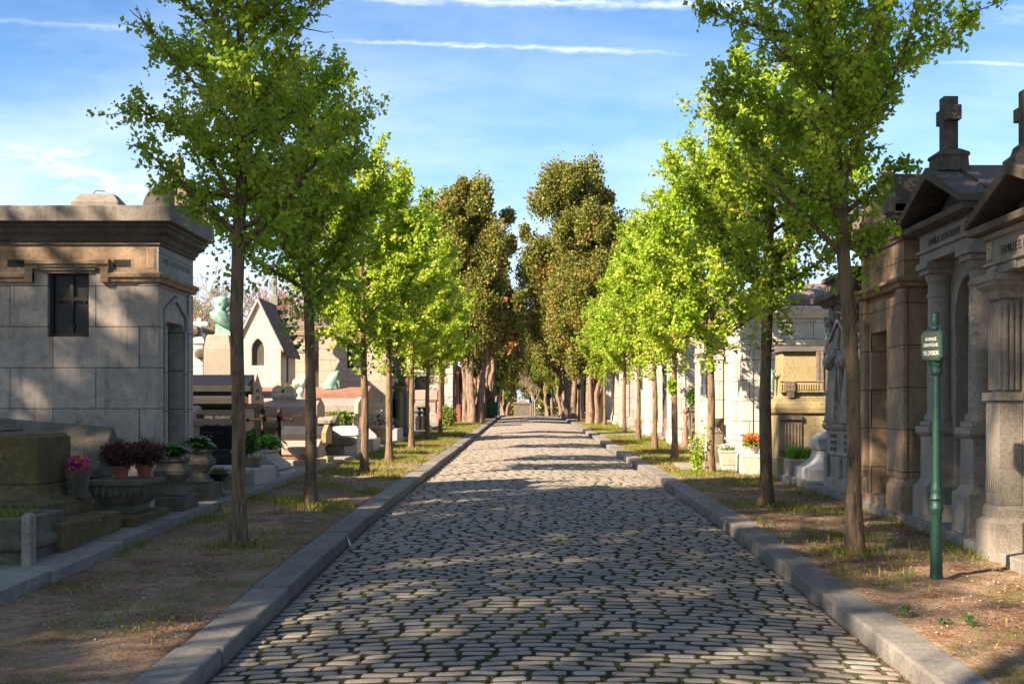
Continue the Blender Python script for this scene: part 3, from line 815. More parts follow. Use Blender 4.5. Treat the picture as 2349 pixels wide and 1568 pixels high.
for i, (X, Y, k) in enumerate([(7,-9,1.2),(13,-4,1.25),(18,3,1.2),(4,-16,1.3),(-3,-24,1.3),(-8,-15,1.2),(12,-16,1.3),(-24,-4,1.2)]):  # extra unseen trees, added to block sky light and darken the foreground
    dup(st, (X, Y, g(Y)), i*2.1, (1.25, 1.25, k), 'unseen leafy tree added behind the camera to dim the sky light')
# ================================================================ tomb-building helpers
def cross_mb(mb, x, y, z0, h, arm, t, w=None, along='y', armz=.68):
    """latin cross; arms run along y (facing the road) or x"""
    w = w or t
    mb.box(x-t/2, x+t/2, y-w/2, y+w/2, z0, z0+h)
    za = z0+h*armz
    if along == 'y':
        mb.box(x-t/2+.002, x+t/2-.002, y-arm, y-w/2, za-w/2, za+w/2); mb.box(x-t/2+.002, x+t/2-.002, y+w/2, y+arm, za-w/2, za+w/2)
    else:
        mb.box(x-arm, x-t/2, y-w/2+.002, y+w/2-.002, za-t/2, za+t/2); mb.box(x+t/2, x+arm, y-w/2+.002, y+w/2-.002, za-t/2, za+t/2)
def holed(mb, x0, x1, z0, z1, y0, y1, hx0, hx1, hz0, hz1):
    """wall slab facing the camera with a rectangular opening, made of courses butted together"""
    mb.box(x0, x1, y0, y1, z0, hz0); mb.box(x0, x1, y0, y1, hz1, z1)
    mb.box(x0, hx0, y0, y1, hz0, hz1); mb.box(hx1, x1, y0, y1, hz0, hz1)
def arch_pts(c, hw, zs, n=10, pointed=0.0):
    """points of an arch from left springing to right springing (coordinate, z)"""
    out = []
    for i in range(n+1):
        if pointed:
            # two arcs meeting in a point
            k = i/n
            if k <= .5:
                a = k*2*math.acos(1-1/(1+pointed)) ; R_ = hw*(1+pointed)
                out.append((c-hw+R_*(1-math.cos(a)), zs+R_*math.sin(a)))
            else:
                a = (1-k)*2*math.acos(1-1/(1+pointed)); R_ = hw*(1+pointed)
                out.append((c+hw-R_*(1-math.cos(a)), zs+R_*math.sin(a)))
        else:
            a = math.pi*(1-i/n); out.append((c+hw*math.cos(a), zs+hw*math.sin(a)))
    return out
def notch_poly(y0, y1, z0, z1, c, hw, zs, kind='rect', pointed=.0):
    """outline of a wall (y,z) with an opening rising from its foot"""
    pts = [(y0, z0), (c-hw, z0)]
    if kind == 'rect': pts += [(c-hw, zs), (c+hw, zs)]
    else: pts += arch_pts(c, hw, zs, 12, pointed)
    pts += [(c+hw, z0), (y1, z0), (y1, z1), (y0, z1)]
    return pts
CORN = [(0,0),(.03,0),(.03,.04),(.05,.05),(.07,.10),(.13,.14),(.13,.19),(.16,.20),(.16,.25),(.02,.26)]
def cornice(mb, x0, x1, y0, y1, z, s=1.0):
    mb.rl(x0, x1, y0, y1, [(o*s, z+q*s) for o, q in CORN])
def chapel(name, label, side, xf, y0, y1, zb, ze, depth, wall='white', roofm='roofstone', roof='flat', door='rect', dh=2.0, dw=.36,
           cross=None, rise=.6, string=True, group=None, pil=True, win=None, trim=None, roofn='roof', acro=False, cat='mausoleum', text=None, over=.16):
    """side -1: stands on the left, front faces +x; side +1: on the right, front faces -x"""
    s = 1 if side < 0 else -1
    X = lambda d: xf - s*d
    yc = (y0+y1)/2
    t = thing(name, label, cat, (X(0), yc, zb), group)
    wm = M[wall]; tm = M[trim or wall]
    mb = MB()
    zs = zb + dh
    mb.prism(notch_poly(y0, y1, zb, ze, yc, dw, zs if door == 'rect' else zs-dw*(1 if door == 'arch' else 1.25), door if door in ('rect',) else 'arch', .6 if door == 'pointed' else 0), 'x', X(0), X(.22))
    if win: # window on the wall that faces the viewer: wx centre depth, half width, sill, head
        wd, wh, wz0, wz1 = win
        a, b = sorted((X(.22), X(depth)))
        holed(mb, a, b, zb, ze, y0, y0+.14, X(wd)-wh, X(wd)+wh, wz0, wz1)
        mb.box(a, b, y0+.30, y1, zb, ze)
        mb.box(a, a+.04, y0+.14, y0+.30, zb, ze); mb.box(b-.04, b, y0+.14, y0+.30, zb, ze)
    else: mb.box(X(.22), X(depth), y0, y1, zb, ze)
    if pil:
        for a, b in ((y0-.03, y0+.2), (y1-.2, y1+.03)):
            mb.box(X(-.035), X(.20), a, b, zb+.38, ze-.02)
            mb.box(X(-.06), X(.215), a-.02, b+.02, ze-.62, ze-.52)
    mb.build('wall', wm, t, bevel=.008)
    mb = MB()
    for a, b in ((y0-.06, yc-dw-.06), (yc+dw+.06, y1+.06)):
        mb.rl(min(X(-.06), X(.1)), max(X(-.06), X(.1)), a, b, [(0, zb-.4), (0, zb+.3), (-.03, zb+.36)])
    a, b = sorted((X(.12), X(depth)))
    mb.rl(a, b, y0-.06+.0, y0+.05, [(0, zb-.4), (0, zb+.3), (-.03, zb+.36)])
    mb.box(X(-.12), X(.15), yc-dw-.1, yc+dw+.1, zb-.3, zb+.06)
    mb.build('plinth', tm, t, bevel=.01)
    # door leaf with openwork
    mb = MB(); mb.box(X(.14), X(.18), yc-dw, yc+dw, zb+.06, zs+.0)
    for k in range(4): mb.box(X(.125), X(.139), yc-dw+.06+k*(2*dw-.12)/3.0-.01, yc-dw+.06+k*(2*dw-.12)/3.0+.01, zb+.9, zs-.12)
    for z in (zb+.12, zb+.85, zs-.12): mb.box(X(.120), X(.1385), yc-dw+.03, yc+dw-.03, z, z+.04)
    mb.build('door', M['door'], t)
    if win:
        wd, wh, wz0, wz1 = win
        mb = MB(); mb.box(X(wd)-wh, X(wd)+wh, y0+.10, y0+.12, wz0, wz1); mb.build('window', M['glass'], t)
    a, b = sorted((X(0), X(depth)))
    mb = MB()
    if string: mb.rl(a, b, y0, y1, [(0, ze-.50), (.04, ze-.49), (.05, ze-.44), (.07, ze-.42), (.07, ze-.39), (.0, ze-.37)], cap=False)
    if roof != 'gable': cornice(mb, a, b, y0, y1, ze-.02, over/.16)
    else: mb.rl(a, b, y0, y1, [(0, ze-.04), (.06, ze-.02), (.10, ze+.05), (over, ze+.08), (over, ze+.13), (0, ze+.135)])
    mb.build('cornice', tm, t, bevel=.006)
    zt = ze + .13
    mb = MB()
    if roof == 'flat':
        zt = ze+.24*over/.16
        mb.rl(a, b, y0, y1, [(over-.01, zt), (over-.02, zt+.20), (over-.10, zt+.24), (-.35, zt+.24+rise*.4), (-.5, zt+.25+rise*.4)])
        top = zt + .25 + rise*.4
    elif roof == 'hip':
        zt = ze+.24*over/.16
        mb.rl(a, b, y0, y1, [(over-.02, zt), (over-.02, zt+.12), (-(y1-y0)*.42, zt+rise), (-(y1-y0)*.46, zt+rise)]); top = zt+rise
    elif roof == 'gable':
        o = over
        # roof body and a bold raking cornice standing out in front of the recessed tympanum
        mb.prism([(y0, zt), (y1, zt), (yc, zt+rise*.86)], 'x', X(.02), X(depth))
        band = [(y0-o, zt), (yc, zt+rise), (y1+o, zt), (y1+o, zt+.10), (yc, zt+rise+.13), (y0-o, zt+.10)]
        mb.prism(band, 'x', X(-o), X(depth+.02))
        top = zt+rise+.13
    elif roof == 'gabley':
        xm = (a+b)/2
        band = [(a-.12, ze-.1), (xm, ze+rise), (b+.12, ze-.1), (b+.12, ze+.0), (xm, ze+rise+.12), (a-.12, ze+.0)]
        mb.prism(band, 'y', y0-.07, y1+.07); top = ze+rise+.12
    mb.build(roofn, M[roofm], t, bevel=.012)
    if acro:
        for yy in (y0-over+.12, y1+over-.12):
            mb = MB()
            pts = [(yy-.13, top-.25)] + [(yy + .13*math.cos(q), top-.25+.28*math.sin(q)) for q in [math.pi*k/8 for k in range(8, -1, -1)]]
            mb.prism(pts, 'x', X(-over+.02), X(.12))
            mb.build('acroterion', M[roofm], t, bevel=.01)
    if cross:
        h, arm, th = cross[:3]; d = cross[3] if len(cross) > 3 else .1
        mb = MB(); mb.rl(X(d)-th*.8, X(d)+th*.8, yc-th, yc+th, [(.04, top-.12), (.04, top+.06), (-.02, top+.12), (-.03, top+.2)])
        cross_mb(mb, X(d), yc, top+.18, h, arm, th)
        mb.build('cross', M[roofm if len(cross) < 5 else cross[4]], t, bevel=.015)
    if text:
        mb = MB(); sx, size, z_, mt_ = text
        text_mb(mb, sx, size, (X(-.002 if True else 0), yc, z_), (0, s, 0) if side < 0 else (0, -1, 0), (0,0,1), .004, .8)
        mb.build('inscription', M[mt_], t)
    return t
def hexpts(y0, y1, z0, z1, pk=.45):
    h = z1-z0; yc = (y0+y1)/2
    return [(y0+.03, z0), (y1-.03, z0), (y1, z0+.03), (y1, z1-h*pk), (yc, z1), (y0, z1-h*pk), (y0, z0+.03)]
def sarcophagus(label, xr, xl, y0, y1, zb, zl, zt, lid='granite', body='granite', side=-1, endcap=True, legs=False, text=None, base=.12, gap=.08, group=None, name='sarcophagus'):
    """tomb chest whose gabled lid runs away from the road; xr = end by the road"""
    s = 1 if side < 0 else -1
    t = thing(name, label, 'tomb', (xr, (y0+y1)/2, zb), group)
    mb = MB(); mb.prism(hexpts(y0, y1, zl, zt), 'x', xr - s*(.10 if endcap else 0), xl)
    mb.build('lid', M[lid], t, bevel=.012)
    if endcap:
        mb = MB(); e = .03; mb.prism(hexpts(y0-e, y1+e, zl-.04, zt+.03, .4), 'x', xr, xr - s*.098)
        if text: pass
        mb.build('end_stone', M[body], t, bevel=.01)
        if text:
            mb = MB(); text_mb(mb, text, .12, (xr + s*.001, (y0+y1)/2, zl+.05), (0, s, 0), (0,0,1), .003, .55); mb.build('inscription', M['engraved'], t)
    mb = MB()
    if legs:
        for xx in (xr - s*.08, xl + s*.3):
            mb.rl(min(xx, xx-s*.22), max(xx, xx-s*.22), y0+.06, y1-.06, [(0, zb), (0, zb+.1), (-.04, zb+.14), (-.04, zl-.12), (0, zl-.06), (0, zl-.002)])
        mb.build('support', M[body], t, bevel=.01)
    else:
        mb.rl(min(xr-s*.14, xl), max(xr-s*.14, xl), y0+gap, y1-gap, [(0, zb), (0, zl-.06), (.03, zl-.04), (.03, zl-.002)])
        mb.build('body', M[body], t, bevel=.01)
        if zl-zb > .5:
            mb = MB(); n_ = 3; L_ = abs(xl-xr)-.3
            for q in range(n_):
                xa = min(xr-s*.14, xl)+.06+q*L_/n_; xb2 = xa+L_/n_-.12; yy = y0+gap
                for a_, b_, c_, d_ in ((xa, xb2, zl-.15, zl-.12), (xa, xb2, zb+base+.1, zb+base+.13), (xa, xa+.03, zb+base+.131, zl-.151), (xb2-.03, xb2, zb+base+.131, zl-.151)): mb.box(a_, b_, yy-.018, yy-.001, c_, d_)
            mb.build('panelling', M[body], t, bevel=.004)
    mb = MB(); mb.rl(min(xr, xl), max(xr, xl), y0-.02, y1+.02, [(.04, zb-.35), (.04, zb+base-.03), (.02, zb+base)])
    mb.build('base', M[body], t, bevel=.012)
    return t
def box_thing(name, label, cat, x0, x1, y0, y1, prof, mat, group=None, part='block'):
    t = thing(name, label, cat, ((x0+x1)/2, (y0+y1)/2, prof[0][1]), group)
    mb = MB(); mb.rl(x0, x1, y0, y1, prof); mb.build(part, M[mat], t, bevel=.012); return t
def bush_pts(c, r, n, squash=.8, shell=.5):
    d = RNG.normal(0, 1, (n, 3)); d /= np.linalg.norm(d, axis=1)[:,None]
    rr = RNG.uniform(shell, 1.0, n)[:,None]*(1+.25*np.sin(d[:,0:1]*5+c[0])*np.sin(d[:,1:2]*6+c[1]))
    return np.array(c) + d*rr*np.array(r if hasattr(r, '__len__') else (r, r, r*squash))
def local(V, t): return V - np.array(WL[t.name])
def foliage(name, t, P, size, mat, kind='leaf', asp=.5):
    if kind == 'leaf': V, Fq = leaves_np(P, size, .1, asp)
    elif kind == 'spray': 
        c = P.mean(0); V, Fq = sprays(P-c, size); V = V + c
    return np_mesh(name, local(V, t), Fq, M[mat], t)
def rosette(name, t, c, n, L, W, mat, up=.7, spread=.08):
    """strap leaves arching out from one crown: laurel / bergenia-like planters"""
    V = []; Fq = []; k = 0
    for i in range(n):
        a = RNG.uniform(0, 6.283); e = RNG.uniform(.15, 1.35)*up; l = L*RNG.uniform(.55, 1.1); w = W*RNG.uniform(.7, 1.2)
        r0 = RNG.uniform(0, spread); b = np.array([c[0]+math.cos(a)*r0*2, c[1]+math.sin(a)*r0*2, c[2]+RNG.uniform(0, L*.45)])
        d = np.array([math.cos(a)*math.cos(e), math.sin(a)*math.cos(e), math.sin(e)]); u = np.array([-math.sin(a), math.cos(a), 0])
        pts = [b + d*l*s_ + np.array([0,0,-.55*l*s_*s_]) for s_ in (0, .35, .7, 1.0)]; ws = [.25, 1, .8, 0.02]
        for p, q in zip(pts, ws): V += [p + u*w*q/2 + np.array([0,0,w*.12*q]), p - u*w*q/2 + np.array([0,0,w*.12*q])]
        for j in range(3): Fq.append((k+2*j, k+2*j+1, k+2*j+3, k+2*j+2))
        k += 8
    return np_mesh(name, local(np.array(V), t), np.array(Fq), M[mat], t)
def vase_square(mb, cx, cy, z0, h, w):
    prof = [(.50,0),(.50,.08),(.42,.11),(.34,.22),(.30,.30),(.40,.42),(.56,.58),(.58,.68),(.46,.80),(.42,.90),(.50,.93),(.50,1.0),(.40,1.0),(.36,.93)]
    mb.rl(cx, cx, cy, cy, [(a*w, z0+b*h) for a, b in prof])
# ================================================================ left side
def sl(Y): return g(Y) + SLAB
# ---- the big grey mausoleum
def left_mausoleum():
    y0, y1, xf, xb = 19.4, 21.4, -5.6, -10.2; zb = sl(20.4) - .05
    t = thing('mausoleum', 'large grey stained mausoleum with a dark cross window, left edge of the photo', 'mausoleum', (xf, 20.4, zb))
    px = lambda p: wx(p, y0); pz = lambda p: wz(p, y0)
    wxa, wxb, wza, wzb = px(109), px(203.5), pz(767), pz(616)
    mb = MB()
    holed(mb, xb, xf-.25, zb, 4.07, y0, y0+.22, wxa, wxb, wza, wzb)
    mb.box(xb, xf-.25, y0+.5, y1, zb, 4.07)
    mb.box(xf-.30, xf-.26, y0+.22, y0+.5, zb, 4.07)
    yc, dw = 20.38, .50
    mb.prism(notch_poly(y0+.001, y1, zb, 4.07, yc, dw, 3.38), 'x', xf-.249, xf-.03)
    mb.box(xf-.029, xf, y0-.02, y0+.26, zb+.3, 3.90)        # corner pilaster
    mb.box(xf-.029, xf, y1-.26, y1+.02, zb+.3, 3.90)
    mb.box(xf-.30, xf-.0295, y0-.0195, y0-.0005, zb+.3, 3.9)
    mb.build('wall', M['greywall'], t, bevel=.006)
    mb = MB(); mb.box(xb, xf-.02, y0-.004, y1, 4.072, 4.50); mb.build('frieze', M['warmgrey'], t, bevel=.006)
    # rounded end block of the frieze as in the photo
    mb = MB(); mb.box(xf-.21, xf-.012, y0-.012, y0+.3, 4.10, 4.498); mb.build('corner_block', M['warmgrey'], t, bevel=.05)
    # smooth front skin with door surround (faces the road)
    mb = MB(); mb.box(xf-.02, xf+.004, y0-.004, y1, 4.075, 4.498)
    mb.prism([(yc-dw-.18, 3.3), (yc-dw-.18, 3.55), (yc, 3.82), (yc+dw+.18, 3.55), (yc+dw+.18, 3.3), (yc+dw+.1, 3.3), (yc+dw+.1, 3.5), (yc, 3.73), (yc-dw-.1, 3.5), (yc-dw-.1, 3.3)], 'x', xf-.029, xf+.012)
    for a in (yc-dw-.16, yc+dw): mb.box(xf-.029, xf+.01, a, a+.16, zb+.3, 3.29)
    mb.build('door_surround', M['greysmooth'], t, bevel=.006)
    mb = MB(); text_mb(mb, 'FAMILLE ARTHUR MATHIEU', .135, (xf+.0045, (y0+y1)/2, 4.245), (0,1,0), (0,0,1), .003, .98); mb.build('inscription', M['engraved2'], t)
    mb = MB(); mb.box(xf-.30, xf-.26, yc-dw, yc+dw, zb+.1, 3.38); 
    for k in range(5): mb.box(xf-.259, xf-.245, yc-dw+.05+k*.22, yc-dw+.075+k*.22, zb+.2, 3.3)
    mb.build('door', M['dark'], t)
    # string course stepping up over the window
    mb = MB(); z = 3.925
    def sc_(x0, x1, z):
        mb.prism([(y0, z), (y0-.05, z+.01), (y0-.06, z+.06), (y0-.09, z+.08), (y0-.09, z+.135), (y0-.02, z+.16), (y0, z+.16)], 'x', x0, x1)
    sc_(xb, wxa-.20, z); sc_(wxb+.20, xf+.05, z); sc_(wxa-.32, wxb+.32, z+.20)
    mb.box(wxa-.32, wxa-.20, y0-.088, y0-.001, z+.0, z+.21); mb.box(wxb+.20, wxb+.32, y0-.088, y0-.001, z, z+.21)
    mb.rl(xf-.05, xf, y0+.02, y1, [(0, z), (.045, z+.01), (.055, z+.06), (.085, z+.08), (.085, z+.135), (0, z+.16)])
    mb.build('string_course', M['warmgrey'], t, bevel=.005)
    mb = MB()
    for k, (o, q) in enumerate(((.05, .03), (.09, .07), (.13, .12))):   # stepped hood of the window
        mb.box(wxa-o-.02, wxb+o+.02, y0-.03-.02*k, y0+.02, wzb-.07+q, wzb-.05+q+.045)
    mb.build('window_hood', M['soot'], t, bevel=.004)
    # window with a budded cross
    w = MB(); w.box(wxa, wxb, y0+.16, y0+.18, wza, wzb); wo = w.build('window', M['glass'], t)
    mb = MB()
    for a, b in ((wxa, wxa+.05), (wxb-.05, wxb)): mb.box(a, b, y0+.10, y0+.158, wza, wzb)
    for a, b in ((wza, wza+.05), (wzb-.05, wzb)): mb.box(wxa+.051, wxb-.051, y0+.10, y0+.158, a, b)
    cxw = (wxa+wxb)/2+.01; czw = wza+.58
    mb.box(cxw-.028, cxw+.028, y0+.12, y0+.157, wza+.05, wzb-.05); mb.box(cxw-.20, cxw+.20, y0+.121, y0+.1565, czw-.028, czw+.028)
    for dx_, dz_ in ((-.2,0),(.2,0),(0,.27),(0,-.42)): mb.prism([(cxw+dx_-.055, czw+dz_), (cxw+dx_, czw+dz_-.06), (cxw+dx_+.055, czw+dz_), (cxw+dx_, czw+dz_+.06)], 'y', y0+.115, y0+.155)
    mb.build('tracery', M['door'], wo)
    for xx, zz in ((px(37), pz(599)), (px(280), pz(599))):
        mb = MB(); mb.box(xx-.13, xx+.13, y0-.008, y0-.0035, zz-.055, zz+.055); mb.build('vent', M['dark'], t)
    mb = MB(); cornice(mb, xb, xf, y0, y1, 4.50, 1.25); mb.build('cornice', M['soot'], t, bevel=.006)
    mb = MB()
    ys_, ye, zc, zt = 19.08, 21.72, 4.815, 5.05
    mb.prism([(ys_, zc), (ye, zc), (ye, zt), (20.4, 5.25), (ys_, zt)], 'x', -5.32, xb)
    mb.build('roof', M['roofgrey'], t, bevel=.012)
    for ya_, yb_ in ((ys_+.02, ys_+.26), (ye-.26, ye-.02)):
        mb = MB(); mb.prism([(-5.335, zt-.04), (-5.335, zt+.36)] + [(-5.335-.42*math.sin(a), zt-.02+.38*math.cos(a)) for a in [math.pi/2*k/8 for k in range(1, 9)]], 'y', ya_, yb_)
        mb.build('acroterion', M['roofgrey'], t, bevel=.015)
    mb = MB(); mb.rl(-7.2, -6.45, 20.15, 20.65, [(0, 5.1), (0, 5.28), (-.12, 5.42), (-.14, 5.42)]); mb.tube([(-6.9,20.3,5.42),(-6.85,20.3,5.48),(-6.7,20.3,5.47)], .012, 5); mb.build('roof_vent', M['roofgrey'], t, bevel=.01)
    mb = MB(); cx_ = -5.55; mb.rl(cx_-.14, cx_+.14, 20.26, 20.54, [(.06, 5.12), (.06, 5.45), (0, 5.50), (0, 5.6), (.02, 5.62), (-.03, 5.7)]); cross_mb(mb, cx_, 20.4, 5.68, .35, .15, .11, .11)
    mb.build('cross', M['roofstone'], t, bevel=.015)
    mb = MB(); mb.rl(xb, xf, y0, y1, [(.10, zb-.6), (.10, zb+.20), (.06, zb+.28), (.03, zb+.31), (.0, zb+.33)], cap=False); mb.build('plinth', M['granite'], t, bevel=.01)
    t.location = (-5.05, 18.4, sl(18.4)+.06); t.scale = (.902,)*3
left_mausoleum()

# ---- planter at the bottom left corner
t = thing('planter', 'rough granite grave planter with grass, cut by the bottom left edge', 'planter', (-4.6, 11.4, sl(11)))
mb = MB(); z = sl(11)-.02
mb.rl(-6, -4.36, 11.05, 12.1, [(0, z-.2), (0, z+.12), (.05, z+.15), (.05, z+.22), (-.01, z+.25), (-.01, z+.42), (-.10, z+.42), (-.1, z+.34)]); mb.build('trough', M['mossgrey'], t, bevel=.02)
mb = MB(); mb.rl(-4.35, -4.27, 10.98, 11.12, [(0, z-.2), (0, z+.44), (-.03, z+.47)]); mb.build('corner_post', M['granite'], t, bevel=.012)
P = np.stack([RNG.uniform(-5.6,-4.5,500), RNG.uniform(11.15,12,500), np.full(500, z+.36)], 1)
b_ = blades('grass_tuft', P[::2], .13, .014, M['grass'], lean=.8, parent=t); b_.location = (-t.location[0], -t.location[1], -t.location[2])

# ---- mossy tiered sarcophagus
t = thing('sarcophagus', 'massive moss-stained tiered sarcophagus at the left edge in front of the grey mausoleum', 'tomb', (-5.0, 12.8, sl(12)))
z0 = sl(11.75)-.02
mb = MB(); mb.rl(-7.5, -4.27, 11.75, 13.45, [(0, z0-.2), (0, z0+.27), (-.015, z0+.285)]); mb.build('base', M['mossy'], t, bevel=.015)
mb = MB(); mb.rl(-7.3, -4.60, 12.3, 13.5, [(0, z0+.286), (0, z0+.42), (-.02, z0+.44), (-.13, z0+.46), (-.17, z0+.52), (-.18, z0+.60)]); mb.build('step', M['mossy'], t, bevel=.012)
mb = MB(); mb.rl(-7.3, -4.78, 12.50, 13.40, [(0, z0+.601), (0, z0+1.06), (-.04, z0+1.10), (-.20, z0+1.12)]); mb.build('chest', M['mossy'], t, bevel=.02)
mb = MB(); mb.rl(-7.3, -5.2, 12.7, 13.2, [(0, z0+1.121), (0, z0+1.15)]); mb.build('lid', M['mossgrey'], t, bevel=.01)
t = thing('flower_pot', 'dark square pot with pink flowers on the ledge of the mossy sarcophagus', 'flower pot', (-4.62, 13.15, wz(1113,13.15)))
z = z0+.44; mb = MB(); mb.rl(-4.71, -4.53, 13.06, 13.24, [(.02, z), (.02, z+.02), (-.01, z+.03), (-.015, z+.10), (.01, z+.26), (.015, z+.28), (-.02, z+.28)]); mb.build('pot', M['soot'], t, bevel=.006)
foliage('blossom', t, bush_pts((-4.62,13.15,z+.34), (.11,.11,.08), 260), .06, 'pink', asp=.8)

# ---- gabled slab tomb behind it
t = thing('slab_tomb', 'coarse grey tomb roofed by a sloping gabled slab, beside the wall of the grey mausoleum', 'tomb', (-5.0, 15.2, sl(15)))
mb = MB(); pa = [(14.68,1.17),(14.68,1.27),(15.2,1.755),(15.68,1.40),(15.68,1.17)]
n0 = len(mb.v); mb.prism(pa, 'x', -4.92, -8.6)
for i in range(len(mb.v)):
    x, y, z = mb.v[i]
    if x < -8: mb.v[i] = (x, y, z+.30)
mb.build('roof_slab', M['mossgrey'], t, bevel=.02)
mb = MB(); mb.rl(-8.4, -5.05, 14.8, 15.55, [(.06, sl(15)-.2), (.06, sl(15)+.15), (0, sl(15)+.22), (0, 1.169)]); mb.build('body', M['mossgrey'], t, bevel=.015)

# ---- fluted jardiniere with the two heather pots
t = thing('jardiniere', 'mossy fluted stone jardiniere carrying two terracotta pots', 'planter', (-4.35, 14.2, sl(13.7)))
z = sl(13.6)-.02
mb = MB(); mb.rl(-4.75, -4.19, 13.62, 14.95, [(0, z-.2), (0, z+.13), (-.03, z+.15)]); mb.build('base', M['mossy'], t, bevel=.012)
mb = MB(); zz = z+.151; mb.rl(-4.62, -4.27, 13.85, 14.55, [(-.02, zz), (-.02, zz+.08), (.03, zz+.13), (.085, zz+.22), (.10, zz+.30), (.12, zz+.31), (.12, zz+.37), (.08, zz+.375), (.05, zz+.33)])
for k in range(11): mb.box(-4.19+.0, -4.155, 13.84+k*.067, 13.87+k*.067, zz+.19, zz+.29)
for k in range(6): mb.box(-4.66+k*.075, -4.625+k*.075, 13.735, 13.76, zz+.19, zz+.29)
mb.build('bowl', M['mossgrey'], t, bevel=.01)
for k, (X, Y) in enumerate(((-4.47, 14.05), (-4.29, 14.32))):
    z_ = zz+.34
    p = thing('flower_pot', ['terracotta pot of dried heather, left of the pair in the jardiniere', 'terracotta pot of dried heather, right of the pair in the jardiniere'][k], 'flower pot', (X, Y, z_), 'heather pots in the fluted jardiniere')
    mb = MB(); mb.lathe(X, Y, [(.062, z_), (.085, z_+.13), (.10, z_+.132), (.103, z_+.175), (.085, z_+.175), (.08, z_+.15)], 18); mb.build('pot', M['terracotta'], p, smooth=True)
    hp = bush_pts((X, Y, z_+.30), (.21,.21,.15), 2600, shell=.45); foliage('heather', p, hp, .05, 'heather', asp=.3)
    mb = MB()
    for i in range(40):
        a = random.uniform(0, 6.28); r = random.uniform(.06, .2); mb.tube([(X, Y, z_+.15), (X+math.cos(a)*r*.6, Y+math.sin(a)*r*.6, z_+.26), (X+math.cos(a)*r, Y+math.sin(a)*r, z_+.40)], .0025, 3, cap=False)
    mb.build('stems', M['heather'], p)

# ---- two waisted vases with laurels
for k, (X, Y, lab) in enumerate(((-4.27, 15.4, 'weathered stone vase with broad green leaves, nearer of the pair by the mausoleum door'), (-4.33, 16.8, 'weathered stone vase with broad green leaves, farther of the pair by the mausoleum door'))):
    z = sl(Y)-.02; t = thing('stone_vase', lab, 'planter', (X, Y, z), 'waisted stone vases on pedestals')
    mb = MB(); mb.rl(X-.17, X+.17, Y-.18, Y+.55, [(0, z-.2), (0, z+.19+.04*k), (-.01, z+.20+.04*k)]); mb.build('pedestal', M['mossgrey'], t, bevel=.012)
    mb = MB(); vase_square(mb, X, Y, z+.205+.04*k, .44, .34); mb.build('vase', M['mossgrey'], t, bevel=.012)
    rosette('leaves', t, (X, Y, z+.66+.04*k), 120, .22, .075, 'leafdark', up=.95, spread=.05)
t = thing('urn', 'small blue-grey metal urn with wilted grass, next to the stone vases', 'urn', (-4.24, 17.5, sl(17.5)))
z = sl(17.5)-.01; mb = MB(); mb.lathe(-4.24, 17.5, [(.11, z), (.11, z+.03), (.075, z+.06), (.06, z+.16), (.05, z+.20), (.09, z+.24), (.15, z+.29), (.17, z+.31), (.17, z+.33), (.13, z+.33), (.12, z+.30)], 20); mb.build('bowl', plain('zinc', (.06,.07,.085), .45, .5, bump=.1), t, smooth=True)
b_ = blades('grass_tuft', np.stack([RNG.normal(-4.24,.06,160), RNG.normal(17.5,.06,160), np.full(160, z+.29)], 1), .12, .012, M['grass'], lean=1.0, parent=t); b_.location = (4.24, -17.5, -sl(17.5))
box_thing('stone_trough', 'low beige stone trough behind the nearest left tree stem', 'planter', -4.9, -4.12, 17.9, 18.8, [(0, sl(18)-.2), (0, sl(18)+.02), (-.04, sl(18)+.05), (.0, sl(18)+.2), (.04, sl(18)+.24), (.04, sl(18)+.3), (-.08, sl(18)+.3), (-.1, sl(18)+.24)], 'granite', part='trough')
box_thing('granite_block', 'low plain granite block between the two nearest left tree stems', 'grave slab', -5.4, -4.12, 19.3, 20.9, [(0, .6), (0, sl(19.3)+.25), (-.01, sl(19.3)+.26)], 'granite2')
t = thing('planter_box', 'small wooden planter with a dwarf conifer and white flowers on the granite block', 'planter', (-4.32, 20.2, 1.07))
z = sl(19.3)+.262; mb = MB(); mb.rl(-4.45, -4.19, 20.0, 20.3, [(-.03, z), (0, z+.13), (.015, z+.13), (.015, z+.15), (-.02, z+.15)]); mb.build('box', M['brown'], t, bevel=.006)
foliage('conifer', t, np.stack([RNG.normal(-4.36,.05,900)*1.0, RNG.normal(20.15,.05,900), z+.15+RNG.beta(1.2,2,900)*.42], 1), .05, 'leafdark', 'spray')
foliage('blossom', t, bush_pts((-4.26,20.08,z+.19), (.12,.10,.05), 160), .045, 'petal', asp=.9)

# ---- scroll-sided planter with bright laurel
t = thing('planter', 'pale scroll-sided stone planter with a sunlit bright green plant, beside the iron posts', 'planter', (-4.4, 22.2, sl(21.5)))
z = sl(21.5)-.03
mb = MB(); mb.rl(-5.1, -4.15, 21.5, 22.95, [(0, z-.2), (0, z+.09), (-.02, z+.11)]); mb.build('base', M['granite2'], t, bevel=.03)
pr = [(-5.0, z+.111), (-4.26, z+.111), (-4.22, z+.15), (-4.22, z+.20), (-4.30, z+.26), (-4.40, z+.32), (-4.45, z+.40), (-4.45, z+.42), (-5.0, z+.42)]
mb = MB(); mb.prism(pr, 'y', 21.65, 22.85); mb.rl(-5.0, -4.45, 21.65, 22.85, [(0, z+.421), (.03, z+.43), (.03, z+.48), (-.03, z+.485)]); mb.build('body', M['granite2'], t, bevel=.008)
rosette('leaves', t, (-4.48, 22.1, z+.5), 170, .28, .085, 'leafbright', up=1.05, spread=.1)

